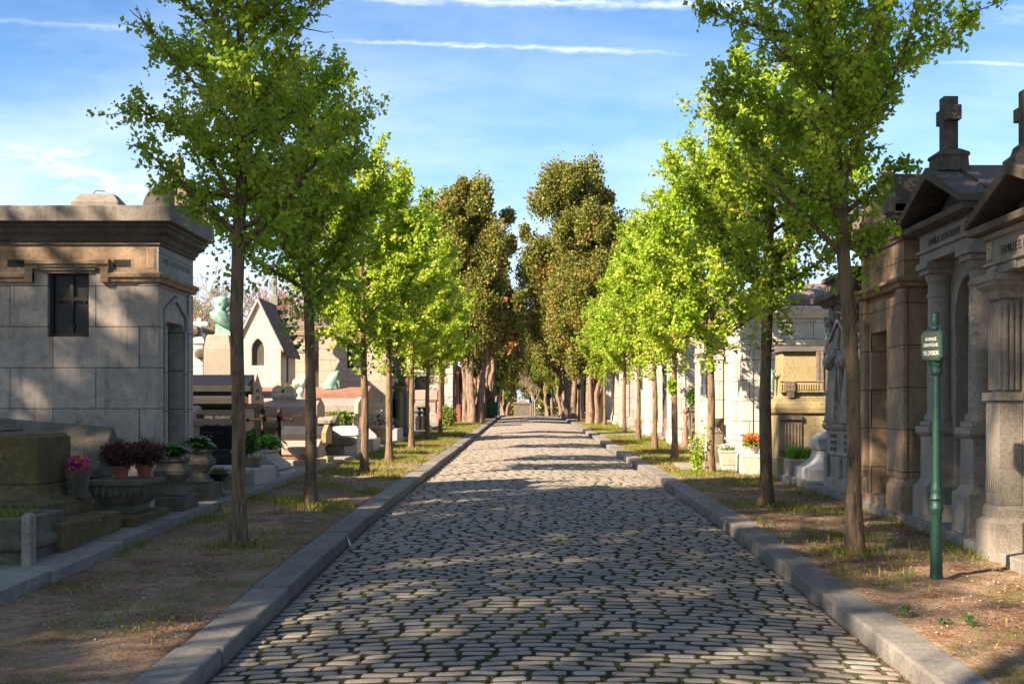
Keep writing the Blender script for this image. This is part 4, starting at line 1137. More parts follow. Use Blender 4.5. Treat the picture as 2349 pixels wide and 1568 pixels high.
# ---- black granite tomb with inscription panel
def black_tomb():
    y0, y1, xr, xl = 22.4, 23.25, -4.97, -7.2; zb = sl(22.8)-.03
    t = thing('tomb', 'upright black granite tomb with gilt lettering, right of the grey mausoleum', 'tomb', (xr, 22.8, zb))
    px = lambda p: wx(p, y0); pz = lambda p: wz(p, y0)
    mb = MB(); mb.rl(xl, xr, y0, y1, [(.12, zb-.2), (.12, pz(1046)), (.08, pz(1044)), (.08, pz(1033)), (.03, pz(1030)), (.0, pz(1028))]); mb.build('base', M['darkgranite'], t, bevel=.008)
    mb = MB(); mb.box(xl, xr-.16, y0+.0, y1, pz(1028), pz(936)); mb.build('body', M['blackgranite'], t, bevel=.006)
    mb = MB(); mb.box(xr-.158, xr, y0+.02, y1-.02, pz(1028), pz(936)); mb.build('end_stone', M['pinkgranite'], t, bevel=.008)
    mb = MB(); mb.rl(xl, xr, y0, y1, [(.0, pz(936)), (.03, pz(934)), (.05, pz(927)), (.10, pz(926)), (.10, pz(911)), (.05, pz(910)), (.05, pz(899)), (.12, pz(898)), (.12, pz(884))]); mb.build('cornice', M['darkgranite'], t, bevel=.006)
    mb = MB(); mb.prism([(y0-.12, pz(884)+.002), (y1+.12, pz(884)+.002), (y1+.12, pz(884)+.02), ((y0+y1)/2, pz(873)+.12), (y0-.12, pz(884)+.02)], 'x', xr+.10, xl)
    mb.build('roof', M['blackgranite'], t, bevel=.01)
    mb = MB(); e = xr+.122
    mb.prism([(y0-.1, pz(926)), (y1+.1, pz(926)), (y1+.1, pz(905)), (y1-.1, pz(905)), (y1-.1, pz(884)), ((y0+y1)/2, pz(868)+.1), (y0+.1, pz(884)), (y0+.1, pz(905)), (y0-.1, pz(905))], 'x', e-.02, e+.03); mb.build('pediment', M['pinkgranite'], t, bevel=.006)
    for s_, sz, zz, k_ in (('FAMILLE', .10, pz(899), .9), ('DUPUY', .10, pz(917), 1.1)):
        mb = MB(); text_mb(mb, s_, sz, (e+.031, (y0+y1)/2, zz), (0,1,0), (0,0,1), .002, k_); mb.build('inscription', M['engraved'], t)
    for s_, sz, xx, zz in (('BARTHYME  DUPUY', .068, 482, 960), ('26  AVRIL  1848', .050, 490, 977), ('10  MARS  1914', .050, 485, 994)):
        mb = MB(); text_mb(mb, s_, sz, (px(xx), y0-.001, pz(zz)), (1,0,0), (0,0,1), .002, 1.15); mb.build('inscription', M['engraved2'], t)
black_tomb()
# small gabled end stones on posts: the Stuppfel stone and its neighbour
def post_stone(label, xr, y0, y1, zl, zt, zb, mat, text=None, pm='mossgrey'):
    t = thing('grave_stone', label, 'gravestone', (xr, (y0+y1)/2, zb))
    mb = MB(); mb.prism(hexpts(y0, y1, zl, zt, .38), 'x', xr, xr-.5); mb.build('head', M[mat], t, bevel=.012)
    mb = MB(); mb.rl(xr-.45, xr-.06, y0+.12, y1-.12, [(.06, zb-.2), (.06, zb+.25), (0, zb+.3), (0, zl-.08), (.05, zl-.03), (.05, zl-.001)]); mb.build('post', M[mat], t, bevel=.01)
    if text: mb = MB(); text_mb(mb, text, .11, (xr+.001, (y0+y1)/2, zl+.08), (0,1,0), (0,0,1), .004, .52); mb.build('inscription', M['engraved'], t)
post_stone('small pink gabled gravestone lettered in black, squeezed between mausoleum and black tomb', -5.60, 21.5, 22.2, 1.75, 2.05, sl(21.5), 'pinkgranite', 'FAMILLE STUPPFEL')
post_stone('small brown gabled stone on a fluted post behind the iron posts', -5.02, 23.5, 24.35, 2.02, 2.26, sl(24), 'mossgrey', None)
post_stone('little beige round-topped stone on a post between the two iron posts', -4.75, 24.3, 24.8, 1.62, 1.84, sl(24.3), 'goldgranite', None)
# ---- iron posts
for k, (Y, lab) in enumerate(((22.5, 'rusty iron fence post with flame finial, left of the pair'), (24.0, 'rusty iron fence post with flame finial, right of the pair, behind the bright plant'))):
    X = -4.66; z = sl(Y)+.0; t = thing('fence_post', lab, 'fence post', (X, Y, z), 'iron posts with flame finials')
    mb = MB(); mb.lathe(X, Y, [(.07, z), (.07, z+.14), (.05, z+.16), (.038, z+.20), (.038, z+.42), (.05, z+.43), (.05, z+.455), (.034, z+.47), (.034, z+.72), (.048, z+.73), (.048, z+.76), (.033, z+.78), (.033, 1.80), (.05, 1.83), (.058, 1.87), (.045, 1.89), (.02, 1.90)], 14); mb.build('shaft', M['iron'], t, smooth=True)
    mb = MB(); mb.lathe(X, Y, [(.02, 1.895), (.045, 1.92), (.048, 1.95), (.032, 1.98), (.012, 2.01), (.004, 2.05)], 12); mb.build('finial', M['iron'], t, smooth=True)
    mb = MB(); mb.tube([(X-.25, Y, 1.81), (X-.02, Y, 1.81)], .02, 8); mb.tube([(X+.02, Y, 1.81), (X+.22, Y, 1.81)], .018, 8); mb.ball((X+.235, Y, 1.80), .032); mb.ball((X-.26, Y, 1.80), .032); mb.build('rail', M['iron'], t, smooth=True)

# ---- row of tomb chests running up the slope
sarcophagus('low pink granite tomb chest with gabled end, behind the second left tree stem', -4.12, -6.6, 25.2, 25.9, sl(25.2), 1.08, 1.38, 'pinkgranite', 'pinkgranite', base=.10)
sarcophagus('tomb chest with polished black flank and ochre end stone, on stubby pillars', -4.14, -6.9, 26.3, 27.0, sl(26.3), 1.33, 1.66, 'darkgranite', 'goldgranite', legs=True)
sarcophagus('large pink granite sarcophagus with heavy lid, below the gabled chapel', -4.62, -9.0, 28.1, 29.1, sl(28.2), 1.88, 2.24, 'pinkgranite', 'pinkgranite')
sarcophagus('long grey granite tomb slab on pale legs, above the clipped shrub', -4.13, -8.5, 31.2, 32.4, sl(31.5), 1.93, 2.30, 'granite', 'cream', legs=True)
sarcophagus('red granite sarcophagus with the kneeling bronze figure on its lid', -4.36, -9.2, 35.0, 36.3, sl(35.2), 2.30, 2.66, 'redgranite', 'redgranite')
sarcophagus('small speckled grey chest with flared end, left of the clipped shrub', -4.42, -5.8, 29.5, 30.0, sl(29.5), 1.66, 1.86, 'granite', 'mossgrey', base=.3)
sarcophagus('black polished granite tomb in stepped layers, in front of the canopy tomb', -4.15, -6.4, 44.6, 46.2, sl(45), 2.05, 2.72, 'blackgranite', 'blackgranite', gap=.0, base=.35)
sarcophagus('greenish stone chest with a broad lid, beneath the canopy tomb', -4.15, -6.2, 53, 54.2, sl(53), 2.0, 2.35, 'greenstone', 'greenstone')
sarcophagus('small ochre stone table tomb with curved iron legs, behind the fourth left tree', -4.45, -6.0, 40.6, 41.6, sl(40.5), 1.98, 2.28, 'goldgranite', 'goldgranite', endcap=False, legs=True)
# scroll, trough, blocks and pots near the edging
t = thing('scroll_stone', 'fallen-looking stone scroll volute lying at the foot of the tomb chests', 'tomb ornament', (-4.3, 29.6, sl(29.5)))
z = sl(29.4); mb = MB(); mb.rl(-5.0, -4.3, 29.3, 30.0, [(0, z-.2), (0, z+.18), (-.02, z+.2)])
mb.prism([(-5.0, z+.2), (-4.1, z+.2), (-4.02, z+.24), (-4.0, z+.32), (-4.06, z+.40), (-4.16, z+.41), (-4.35, z+.44), (-4.6, z+.60), (-4.8, z+.66), (-5.0, z+.66)], 'y', 29.35, 29.95); mb.build('volute', M['mossgrey'], t, bevel=.03)
t = thing('stone_trough', 'pale stone trough planted with a clipped yellow-green shrub', 'planter', (-4.4, 31.0, sl(31)))
z = wz(1000, 30.8); mb = MB(); mb.rl(-4.95, -4.05, 30.4, 31.0, [(0, sl(30.5)-.2), (0, z), (.03, z+.02), (.03, z+.16), (-.05, z+.26), (-.08, z+.24)]); mb.build('trough', M['marble'], t, bevel=.015)
foliage('shrub', t, bush_pts((-4.52, 30.7, z+.36), (.36,.26,.22), 2600, shell=.6), .055, 'conifergreen', 'spray')
box_thing('granite_block', 'pale low granite block on the edging behind the third left tree', 'grave slab', -5.2, -3.98, 33.0, 34.6, [(0, .9), (0, sl(33)+.24), (-.01, sl(33)+.25)], 'granite2')
t = thing('stone_urn', 'low wide stone urn overflowing with white and mauve flowers', 'flower urn', (-4.2, 36.8, sl(36.8)))
z = sl(36.8)-.02; X, Y = -4.2, 36.8
mb = MB(); mb.lathe(X, Y, [(.30, z), (.32, z+.10), (.20, z+.16), (.14, z+.22), (.20, z+.30), (.34, z+.42), (.36, z+.50), (.36, z+.54), (.28, z+.54), (.26, z+.48)], 20); mb.build('bowl', M['cream'], t, smooth=True)
foliage('leaves', t, bush_pts((X, Y, z+.68), (.36,.3,.22), 900), .07, 'conifergreen'); foliage('blossom', t, bush_pts((X-.02, Y-.12, z+.72), (.34,.24,.22), 700, shell=.7), .065, 'petal', asp=.9)
box_thing('granite_block', 'grey granite block beyond the flower urn at the edging', 'grave slab', -5.4, -4.0, 39.2, 41.0, [(0, .9), (0, sl(39.2)+.34), (-.01, sl(39.2)+.35)], 'granite2')
t = thing('bench', 'curved dark stone bench end beyond the flower urn', 'bench', (-4.2, 43.2, sl(43)))
z = sl(43); mb = MB(); mb.prism([(-4.05, z), (-4.05, z+.12), (-4.25, z+.2), (-4.35, z+.5), (-4.5, z+.62), (-4.75, z+.6), (-4.8, z+.45), (-4.6, z+.35), (-4.6, z)], 'y', 42.8, 43.9); mb.build('end', M['soot'], t, bevel=.02)
mb = MB(); mb.box(-5.4, -4.6, 42.8, 43.9, z-.1, z+.35); mb.build('seat', M['granite'], t, bevel=.02)

# ---- bust on its pedestal
t = thing('bust', 'green bronze bust of a bearded man facing right on a pink granite pedestal', 'statue', (-6.6, 27.3, sl(27)))
Y = 27.3; xr = wx(527, 27.0); xl = wx(470, 27.0); zt = wz(767, 27.0)
mb = MB(); mb.rl(xl, xr, 27.0, 27.6, [(.1, sl(27)-.2), (.1, sl(27)+.5), (.03, sl(27)+.6), (.02, zt-.3), (-.03, zt-.02), (-.05, zt)]); mb.build('pedestal', M['pinkgranite'], t, bevel=.012)
k = .000807*1.0; bx = wx(500*0+ (500+0)/1.0898, 27.0)
def bxz(zx, zy): return wx((500+zx/10.45)/1.0898, 27.0), wz((710+zy/10.45)/1.0898, 27.0)
mb = MB(); a, z1_ = bxz(330, 960); b, z2_ = bxz(720, 1330)
mb.rl(a+.02, b+.08, 27.15, 27.45, [(.03, z2_-.01), (.02, z2_+.03), (0, z2_+.06), (0, z1_-.06)]); mb.build('socle', M['patina'], t, bevel=.01)
R_ = []
for (l, r, y_, w_, tl) in ((300,870,1090,.24,-.47),(215,885,1030,.27,-.45),(185,860,940,.30,-.42),(175,800,860,.31,-.38),(190,740,790,.29,-.3),(230,680,735,.23,-.25),(290,630,695,.15,-.15),(325,590,650,.115,-.1),
                           (330,640,600,.115,0),(325,672,560,.12,0),(322,668,510,.125,0),(322,668,460,.13,0),(325,655,410,.13,0),(335,648,360,.125,0),(355,625,320,.11,0),(390,590,290,.08,0),(430,550,272,.04,0)):
    xa, za = bxz(l, y_); xb_, _ = bxz(r, y_)
    R_.append(((xa+xb_)/2, Y, za, (xb_-xa)/2, w_, tl, .025 if y_ > 700 else .0, 7))
mb = MB(); mb.loft(R_, 28)
def pt(zx, zy, yy=0): x_, z_ = bxz(zx, zy); return (x_, Y+yy, z_)
n0 = len(mb.v)
mb.ball(pt(678, 505), (.032, .028, .045)); mb.ball(pt(655, 425), (.03, .085, .02)); mb.ball(pt(640, 625), (.065, .075, .07)); mb.ball(pt(672, 566), (.035, .06, .016)); mb.ball(pt(448, 490, -.125), (.026, .015, .042)); mb.ball(pt(448, 490, .125), (.026, .015, .042))
mb.build('figure', M['patina'], t, smooth=True)

# ---- gabled chapel
def gabled_chapel():
    y0, y1 = 38.0, 40.4; xr = wx(644, y0); xl = wx(540, y0); zb = sl(38); ze = wz(797, y0); pk = wz(692, y0); xm = (xl+xr)/2
    t = thing('chapel', 'small cream chapel with steep gable, pointed window and crocketed roof', 'chapel', (xm, y0, zb))
    wc, hw = wx(591.5, y0), (wx(606, y0)-wx(577, y0))/2; ws, wt = wz(838, y0), wz(800, y0)
    mb = MB()
    pts = [(xl, ws), (wc-hw, ws)] + arch_pts(wc, hw, wt, 12, .9) + [(wc+hw, ws), (xr, ws), (xr, ze), (xm, pk), (xl, ze)]
    mb.prism(pts, 'y', y0, y0+.2); mb.box(xl, xr, y0, y0+.2, zb-.1, ws)
    mb.prism([(xl, zb-.1), (xr, zb-.1), (xr, ze), (xm, pk), (xl, ze)], 'y', y0+.25, y1)
    mb.build('wall', M['pinkwall'], t, bevel=.008)
    w = MB(); w.box(wc-hw, wc+hw, y0+.12, y0+.14, ws, wt+hw*1.7); w.build('window', M['mesh'], t)
    mb = MB(); mb.box(xr-.01, xr+.005, 38.9, 39.2, 2.6, wz(757+60, 38.5)); mb.build('slit_window', M['dark'], t)
    mb = MB()
    e = .10; s_ = (pk-ze)/(xm-xl)
    def band(y_a, y_b, o, th, lift):
        mb.prism([(xl-o, ze-o*s_+lift), (xm, pk+lift), (xr+o, ze-o*s_+lift), (xr+o, ze-o*s_+lift+th), (xm, pk+lift+th*1.2), (xl-o, ze-o*s_+lift+th)], 'y', y_a, y_b)
    band(y0-.08, y0+.12, .08, .09, .01); mb.build('verge_stone', M['pinkwall'], t, bevel=.008)
    mb = MB(); band(y0+.121, y1+.1, .14, .10, .02)
    mb.build('roof', M['soot'], t, bevel=.01)
    mb = MB()
    for k in range(6):
        f = k/5.; x_ = xm+(xr-xm)*f; z_ = pk+(ze-pk)*f+.16; mb.ball((x_+.04, y1+.1, z_), (.09,.07,.09)); mb.ball((x_+.13, y1+.1, z_+.05), (.06,.05,.05))
    mb.ball((xm-.1, y1+.1, pk+.2), .1); mb.ball((xm+.14, y1+.1, pk+.2), .1)
    mb.build('crockets', M['soot'], t, smooth=True)
    mb = MB(); mb.rl(xm-.06, xm+.06, y1+.03, y1+.17, [(.06, pk+.1), (.05, pk+.4), (0, pk+.44), (0, pk+.5)]); cross_mb(mb, xm, y1+.1, pk+.5, .95, .3, .13, .13, along='x', armz=.66); mb.build('cross', M['greenstone'], t, bevel=.01)
gabled_chapel()
# ---- lit white tomb behind the mausoleum edge
def white_cross_tomb():
    y0 = 32.0; xr = wx(468, y0); z = sl(32)
    t = thing('mausoleum', 'pale tomb with a stone cross, glimpsed between the grey mausoleum and the bust', 'mausoleum', (xr, 32.5, z))
    mb = MB(); mb.box(xr-2.2, xr-.25, y0, 33.6, z-.1, wz(776, y0)); mb.build('wall', M['white'], t, bevel=.01)
    mb = MB(); cornice(mb, xr-2.2, xr-.25, y0, 33.6, wz(776, y0), .8); mb.rl(xr-2.2, xr-.25, y0, 33.6, [(.12, wz(776,y0)+.21), (.1, wz(776,y0)+.3), (-.3, wz(776,y0)+.45)]); mb.build('roof', M['roofstone'], t, bevel=.01)
    mb = MB(); mb.rl(xr-.24, xr-.02, y0-.04, y0+.3, [(0, z-.1), (0, wz(790,y0)), (.04, wz(788,y0)), (.04, wz(780,y0)), (-.04, wz(770,y0))]); mb.build('pilaster', M['white'], t, bevel=.01)
    mb = MB(); x_ = wx(451, y0); mb.rl(x_-.06, x_+.06, y0+.2, y0+.34, [(.08, wz(765,y0)-.1), (.05, wz(762,y0)), (0, wz(760,y0))]); cross_mb(mb, x_, y0+.27, wz(762,y0), wz(728,y0)-wz(762,y0), .22, .11, .11, along='x', armz=.62); mb.build('cross', M['marble'], t, bevel=.01)
    mb = MB(); mb.ball((xr-.06, y0-.12, wz(812,y0)), (.16,.08,.14), 7, 5); mb.build('bracket', M['soot'], t)
white_cross_tomb()

tf = chapel('mausoleum', 'banded stone mausoleum with a barred window and a small trefoil opening', -1, -4.66, 42.0, 43.9, sl(43), wz(764, 42), 2.2, wall='rust', roof='flat', string=False, win=(.95, .33, wz(844,42), wz(789,42)), rise=.4, pil=False)
mb = MB()
for dx_, dz_ in ((-.05,-.02),(.05,-.02),(0,.055)): mb.prism([(wx(771.5,42)+dx_+.05*math.cos(a), wz(772,42)+dz_+.05*math.sin(a)) for a in [k*.785 for k in range(8)]], 'y', 41.985, 41.998-.002*abs(dx_)*10)
mb.build('trefoil_opening', M['dark'], tf)
chapel('mausoleum', 'banded stone mausoleum with an arched doorway and a cross, right of the gabled chapel', -1, wx(714, 44), 44.0, 46.0, sl(44), wz(775, 44), 2.6, wall='rust', roof='flat', door='arch', cross=(.8, .28, .14, .9), rise=.5, acro=True, dw=.5, dh=2.4)
chapel('mausoleum', 'plain mausoleum with sloping gable and arched niche, behind the fifth left tree', -1, -4.75, 44.5, 47.2, sl(45.5), wz(862, 44), 3.0, wall='cream', roof='gable', door='arch', rise=1.1, dw=.55, dh=1.9, string=False)
wc_ = chapel('mausoleum', 'white-walled chapel with grey hipped roof and red marble columns', -1, -4.15, 70, 72.6, sl(70), wz(838, 70), 3.6, wall='white', roof='hip', roofm='soot', rise=1.2, acro=True, win=(1.7, .35, 2.9, 4.0))
chapel('mausoleum', 'small beige tomb front half hidden by the split thuja stems', -1, -4.1, 80, 82.5, sl(80), wz(862, 80), 3.0, wall='cream', roof='flat')
for Y in (70.3, 72.2):
    mb = MB(); z = sl(70); mb.rl(-4.0, -3.75, Y-.13, Y+.13, [(.05, z-.2), (.05, z+.8), (0, z+.85)]); mb.lathe(-3.875, Y, [(.13, z+.85), (.11, z+.95), (.10, 4.0), (.15, 4.15), (.15, 4.25)], 12); mb.build('column', M['redmarble'], wc_, smooth=True)
# canopy tomb
t = thing('canopy_tomb', 'open canopy tomb with red columns and a pale flat entablature', 'tomb', (-5, 62.8, sl(62)))
z = sl(62); ztop = wz(826, 62); zlow = wz(852, 62)
mb = MB(); mb.rl(-6.0, -4.1, 62.0, 63.8, [(0, zlow-.02), (0, zlow+.22), (.06, zlow+.24), (.06, zlow+.30), (.14, zlow+.34), (.14, ztop-.02), (0, ztop)]); mb.build('entablature', M['cream'], t, bevel=.01)
for X, Y in ((-5.85, 62.15), (-4.25, 62.15), (-5.85, 63.6), (-4.25, 63.6)):
    mb = MB(); mb.lathe(X, Y, [(.17, z), (.17, z+.5), (.11, z+.56), (.10, zlow-.3), (.14, zlow-.15), (.16, zlow-.03)], 12); mb.build('column', M['redmarble'], t, smooth=True)
mb = MB(); mb.rl(-5.6, -4.5, 62.4, 63.4, [(.1, z), (.1, z+.4), (0, z+.5), (0, z+1.0), (.1, z+1.15), (.1, z+1.6), (0, z+1.62)]); mb.build('chest', M['pinkgranite'], t, bevel=.02)
# green stepped pillar
t = thing('pillar', 'greenish square stone pillar with stacked urn shapes', 'monument', (-4.4, 44.0, sl(44)))
X, Y, z = wx(923.5, 44)-.02, 44.0, sl(44)
mb = MB(); mb.rl(X, X, Y, Y, [(.2, z-.2), (.2, wz(900,44)), (.12, wz(884,44)), (.12, wz(868,44)), (.19, wz(864,44)), (.2, wz(852,44)), (.13, wz(846,44)), (.12, wz(836,44)), (.17, wz(834,44)), (.17, wz(828,44)), (.10, wz(820,44)), (.08, wz(817,44)), (.05, wz(815,44)), (.15, wz(812,44)), (.15, wz(808,44)), (.08, wz(804,44)), (.09, wz(801.5,44))]); mb.build('shaft', M['greenstone'], t, bevel=.012)
t = thing('shallow_bowl', 'shallow greenish bowl with yellow-green plant, next to the stepped pillar', 'planter', (-4.3, 43.3, 2.4))
X, Y = wx(917, 43.4), 43.4; z = wz(893, 43.4); mb = MB(); mb.lathe(X, Y, [(.12, sl(43)), (.10, z-.2), (.06, z-.05), (.2, z+.02), (.27, z+.06), (.27, z+.10), (.2, z+.08)], 14); mb.build('bowl', M['greenstone'], t, smooth=True)
foliage('leaves', t, bush_pts((X+.05, Y, z+.16), (.26,.2,.12), 400), .06, 'conifergreen')
# carved white ornament, jardiniere, kneeling figure
t = thing('carved_wreath', 'white carved stone wreath sculpture leaning beside the gabled chapel', 'sculpture', (wx(683,33), 33, 2.2))
mb = MB(); Y = 33.0
for zx, zy, r in ((675,905,.10),(681,895,.12),(688,886,.13),(694,876,.11),(699,868,.09),(680,878,.11),(673,889,.10),(686,906,.09),(690,897,.10),(683,912,.12),(676,898,.09)):
    mb.ball((wx(zx,Y), Y+random.uniform(-.08,.08), wz(zy,Y)), (r*1.0, r*.8, r*1.0), 8, 6)
mb.rl(wx(683,Y)-.14, wx(683,Y)+.14, Y-.1, Y+.1, [(0, sl(33)), (0, wz(912,Y))])
mb.build('wreath', M['marble'], t, smooth=True)
t = thing('jardiniere', 'pale stone jardiniere with arched ends standing on the large pink sarcophagus', 'planter', (-5.5, 28.6, 2.24))
z = 2.235; xa, xb_ = wx(619, 28.3), wx(673, 28.3); mb = MB(); mb.rl(xa, xb_, 28.4, 28.85, [(-.04, z-.06), (-.02, z+.05), (0, z+.06), (0, z+.11), (-.02, z+.12), (-.02, z+.15)])
for q in (xa+.16, xb_-.14): mb.prism([(q+.15*math.cos(a), z+.15+.16*math.sin(a)) for a in [math.pi*k/8 for k in range(9)]], 'y', 28.42, 28.5)
mb.build('trough', M['cream'], t, bevel=.01)
b_ = blades('dry_grass', np.stack([RNG.uniform(xa+.1, xb_, 120), RNG.uniform(28.5,28.8,120), np.full(120, z+.15)], 1), .26, .012, M['grass'], lean=.8, parent=t); b_.location = (5.5, -28.6, -2.24)
t = thing('kneeling_statue', 'green bronze shrouded mourner bent over the red granite sarcophagus', 'statue', (wx(753,35), 35.6, 2.62))
Y = 35.55; L = lambda p: wx(p, 35); Z = lambda p: wz(p, 35)
rings = [(L(753), Y, Z(891), .25, .22, 0, .05, 9), (L(752), Y, Z(883), .24, .22, 0, .06, 9), (L(754), Y, Z(875), .22, .21, .0, .06, 8), (L(758), Y, Z(868), .19, .19, -.1, .05, 7), (L(762), Y, Z(861), .155, .16, -.2, .05, 6), (L(765), Y, Z(856), .12, .13, -.2, .04, 6), (L(767), Y, Z(852), .10, .11, -.15, .03, 6), (L(768), Y, Z(849), .07, .08, 0, 0, 6), (L(768), Y, Z(847.5), .02, .02)]
mb = MB(); mb.loft(rings, 22); mb.tube([(L(762), Y-.1, Z(866)), (L(771), Y-.12, Z(876)), (L(774), Y-.1, Z(887))], [.05,.045,.03], 8); mb.build('figure', M['patina_dark'], t, smooth=True)
# small things farther up on the left
t = thing('shrub', 'leafy evergreen shrub at the edging before the white-walled chapel', 'shrub', (wx(1027,60), 60, sl(60)))
foliage('leaves', t, bush_pts((wx(1027,60), 60, sl(60)+.4), (.38,.38,.5), 2200, shell=.5), .10, 'conifergreen')
t = thing('baluster_stand', 'black baluster legs under a grey stone slab, beside the fifth left tree stem', 'tomb', (wx(968,50), 50, sl(50)))
z = sl(50)
for px_ in (961, 972): 
    mb = MB(); mb.lathe(wx(px_,50), 50.2, [(.16, z), (.16, wz(958,50)), (.05, wz(952,50)), (.11, wz(946,50)), (.04, wz(940,50)), (.10, wz(936,50)), (.10, wz(934,50))], 12); mb.build('leg', M['blackgranite'], t, smooth=True)
mb = MB(); mb.rl(wx(955,50), wx(977,50), 50, 50.6, [(.02, wz(933.5,50)), (.04, wz(931,50)), (.04, wz(920,50)), (0, wz(918,50))]); mb.build('slab', M['granite'], t, bevel=.01)
t = thing('cherub_statue', 'small white statue on a white block beside the split thuja stems', 'statue', (wx(1057,74), 74, sl(74)))
X, Y, z = wx(1057,74), 74.0, sl(74); mb = MB(); mb.rl(X-.2, X+.2, Y-.2, Y+.2, [(.05, z-.2), (.05, z+.3), (0, z+.35), (0, z+.75)]); mb.build('pedestal', M['marble'], t, bevel=.01)
mb = MB(); mb.loft([(X, Y, z+.75, .17, .15, 0, .08, 6), (X, Y, z+1.0, .13, .12, 0, .08, 6), (X+.02, Y, z+1.25, .16, .12, 0, .05, 5), (X, Y, z+1.38, .06, .06), (X, Y, z+1.42, .08, .09), (X, Y, z+1.55, .09, .1), (X, Y, z+1.63, .04, .04)], 14); mb.build('figure', M['marble'], t, smooth=True)
# ================================================================ right side
def leftfacing(d, xf): return xf + d
# ---- R0: gabled tomb with fluted pilasters, cut by the right edge
def tomb_r0():
    xf, y0, y1 = 4.40, 10.45, 12.35; yc = 11.4; zb = sl(12)-.03
    t = thing('mausoleum', 'dark gabled tomb with fluted pilasters at the right edge of the photo', 'mausoleum', (xf, yc, zb))
    mb = MB()
    mb.prism(notch_poly(y0, y1, zb, 3.22, yc, .52, 2.95), 'x', xf+.22, xf+.5); mb.box(xf+.501, 7.5, y0, y1, zb, 3.22)
    mb.build('wall', M['granite'], t, bevel=.008)
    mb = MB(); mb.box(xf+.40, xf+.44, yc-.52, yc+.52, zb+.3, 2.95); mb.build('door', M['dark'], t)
    for a in (y0+.05, y1-.40):
        mb = MB(); z = zb
        mb.rl(xf-.02, xf+.30, a-.03, a+.38, [(.05, z-.2), (.05, z+.28), (.0, z+.32), (0, z+.40), (-.02, z+.44)])
        mb.box(xf, xf+.218, a, a+.35, z+.441, z+1.42)
        mb.box(xf-.03, xf+.217, a-.03, a+.38, z+1.421, z+1.50)
        # fluted shaft
        mb.box(xf+.045, xf+.216, a+.03, a+.32, z+1.501, 2.98)
        for k in range(5): mb.box(xf+.01, xf+.0445, a+.03+k*.0625, a+.03+k*.0625+.040, z+1.52, 2.95)
        for k in range(3): mb.box(xf+.05+k*.055, xf+.085+k*.055, a+.005, a+.0295, z+1.52, 2.95)
        for k in range(6): mb.box(xf-.012, xf-.001, a+.02+k*.056, a+.045+k*.056, z+.56, z+.68)
        mb.rl(xf+.02, xf+.21, a+.02, a+.33, [(0, 2.981), (.02, 3.0), (.03, 3.06), (.09, 3.11), (.10, 3.14), (.12, 3.15), (.12, 3.218)])
        mb.build('pilaster', M['granite'], t, bevel=.006)
    mb = MB(); mb.box(xf+.02, xf+.5, y0+.02, y1-.02, 3.221, 3.30)
    mb.rl(xf+.02, 7.4, y0+.02, y1-.02, [(0, 3.301), (.03, 3.31), (.03, 3.34), (0, 3.345), (0, 3.55), (.04, 3.56), (.06, 3.60)])
    for k in range(4):
        yy = y0+.22+k*.48; mb.box(xf-.002, xf+.019, yy-.07, yy+.07, 3.25, 3.30)
        for q in range(5): mb.box(xf-.004, xf+.019, yy-.065+q*.028, yy-.05+q*.028, 3.225, 3.249)
    for yy in (y0+.12, y1-.14):
        for q in range(3): mb.box(xf-.006, xf+.0195, yy-.06+q*.045, yy-.03+q*.045, 3.36, 3.54)
    mb.build('entablature', M['granite'], t, bevel=.004)
    mb = MB(); text_mb(mb, 'FAMILLE E. DURAND', .115, (xf+.0185, yc+.05, 3.39), (0,-1,0), (0,0,1), .004, .95); mb.build('inscription', M['engraved'], t)
    mb = MB(); mb.rl(xf+.02, 7.4, y0, y1, [(.02, 3.601), (.10, 3.61), (.14, 3.62), (.14, 3.69), (.02, 3.70)])
    zt = 3.70; pk = 4.13; o = .16
    mb.prism([(y0+.1, zt), (y1-.1, zt), (yc, pk-.12)], 'x', xf+.16, 7.4)
    mb.prism([(y0-o, zt-.01), (yc, pk-.09), (y1+o, zt-.01), (y1+o, zt+.07), (yc, pk+.03), (y0-o, zt+.07)], 'x', xf-.14, xf+.159)
    mb.prism([(y0-o, zt-.005), (yc, pk-.085), (y1+o, zt-.005), (y1+o+.02, zt+.10), (yc, pk+.07), (y0-o-.02, zt+.10)], 'x', xf+.16, 7.5)
    mb.build('pediment', M['soot'], t, bevel=.008)
    mb = MB(); X = xf+.05; mb.rl(X-.14, X+.14, yc-.16, yc+.16, [(.02, pk-.08), (.02, pk+.05), (-.03, pk+.09), (-.05, pk+.16), (-.08, pk+.18)])
    cross_mb(mb, X, yc, pk+.15, .50, .19, .12, .12, armz=.62)
    r = []
    for k in range(17):
        a = 2*math.pi*k/16; r.append((X, yc+.13*math.cos(a), pk+.15+.50*.62+.13*math.sin(a)))
    mb.tube(r, .032, 6, cap=False); mb.build('cross', M['soot'], t, bevel=.006)
tomb_r0()
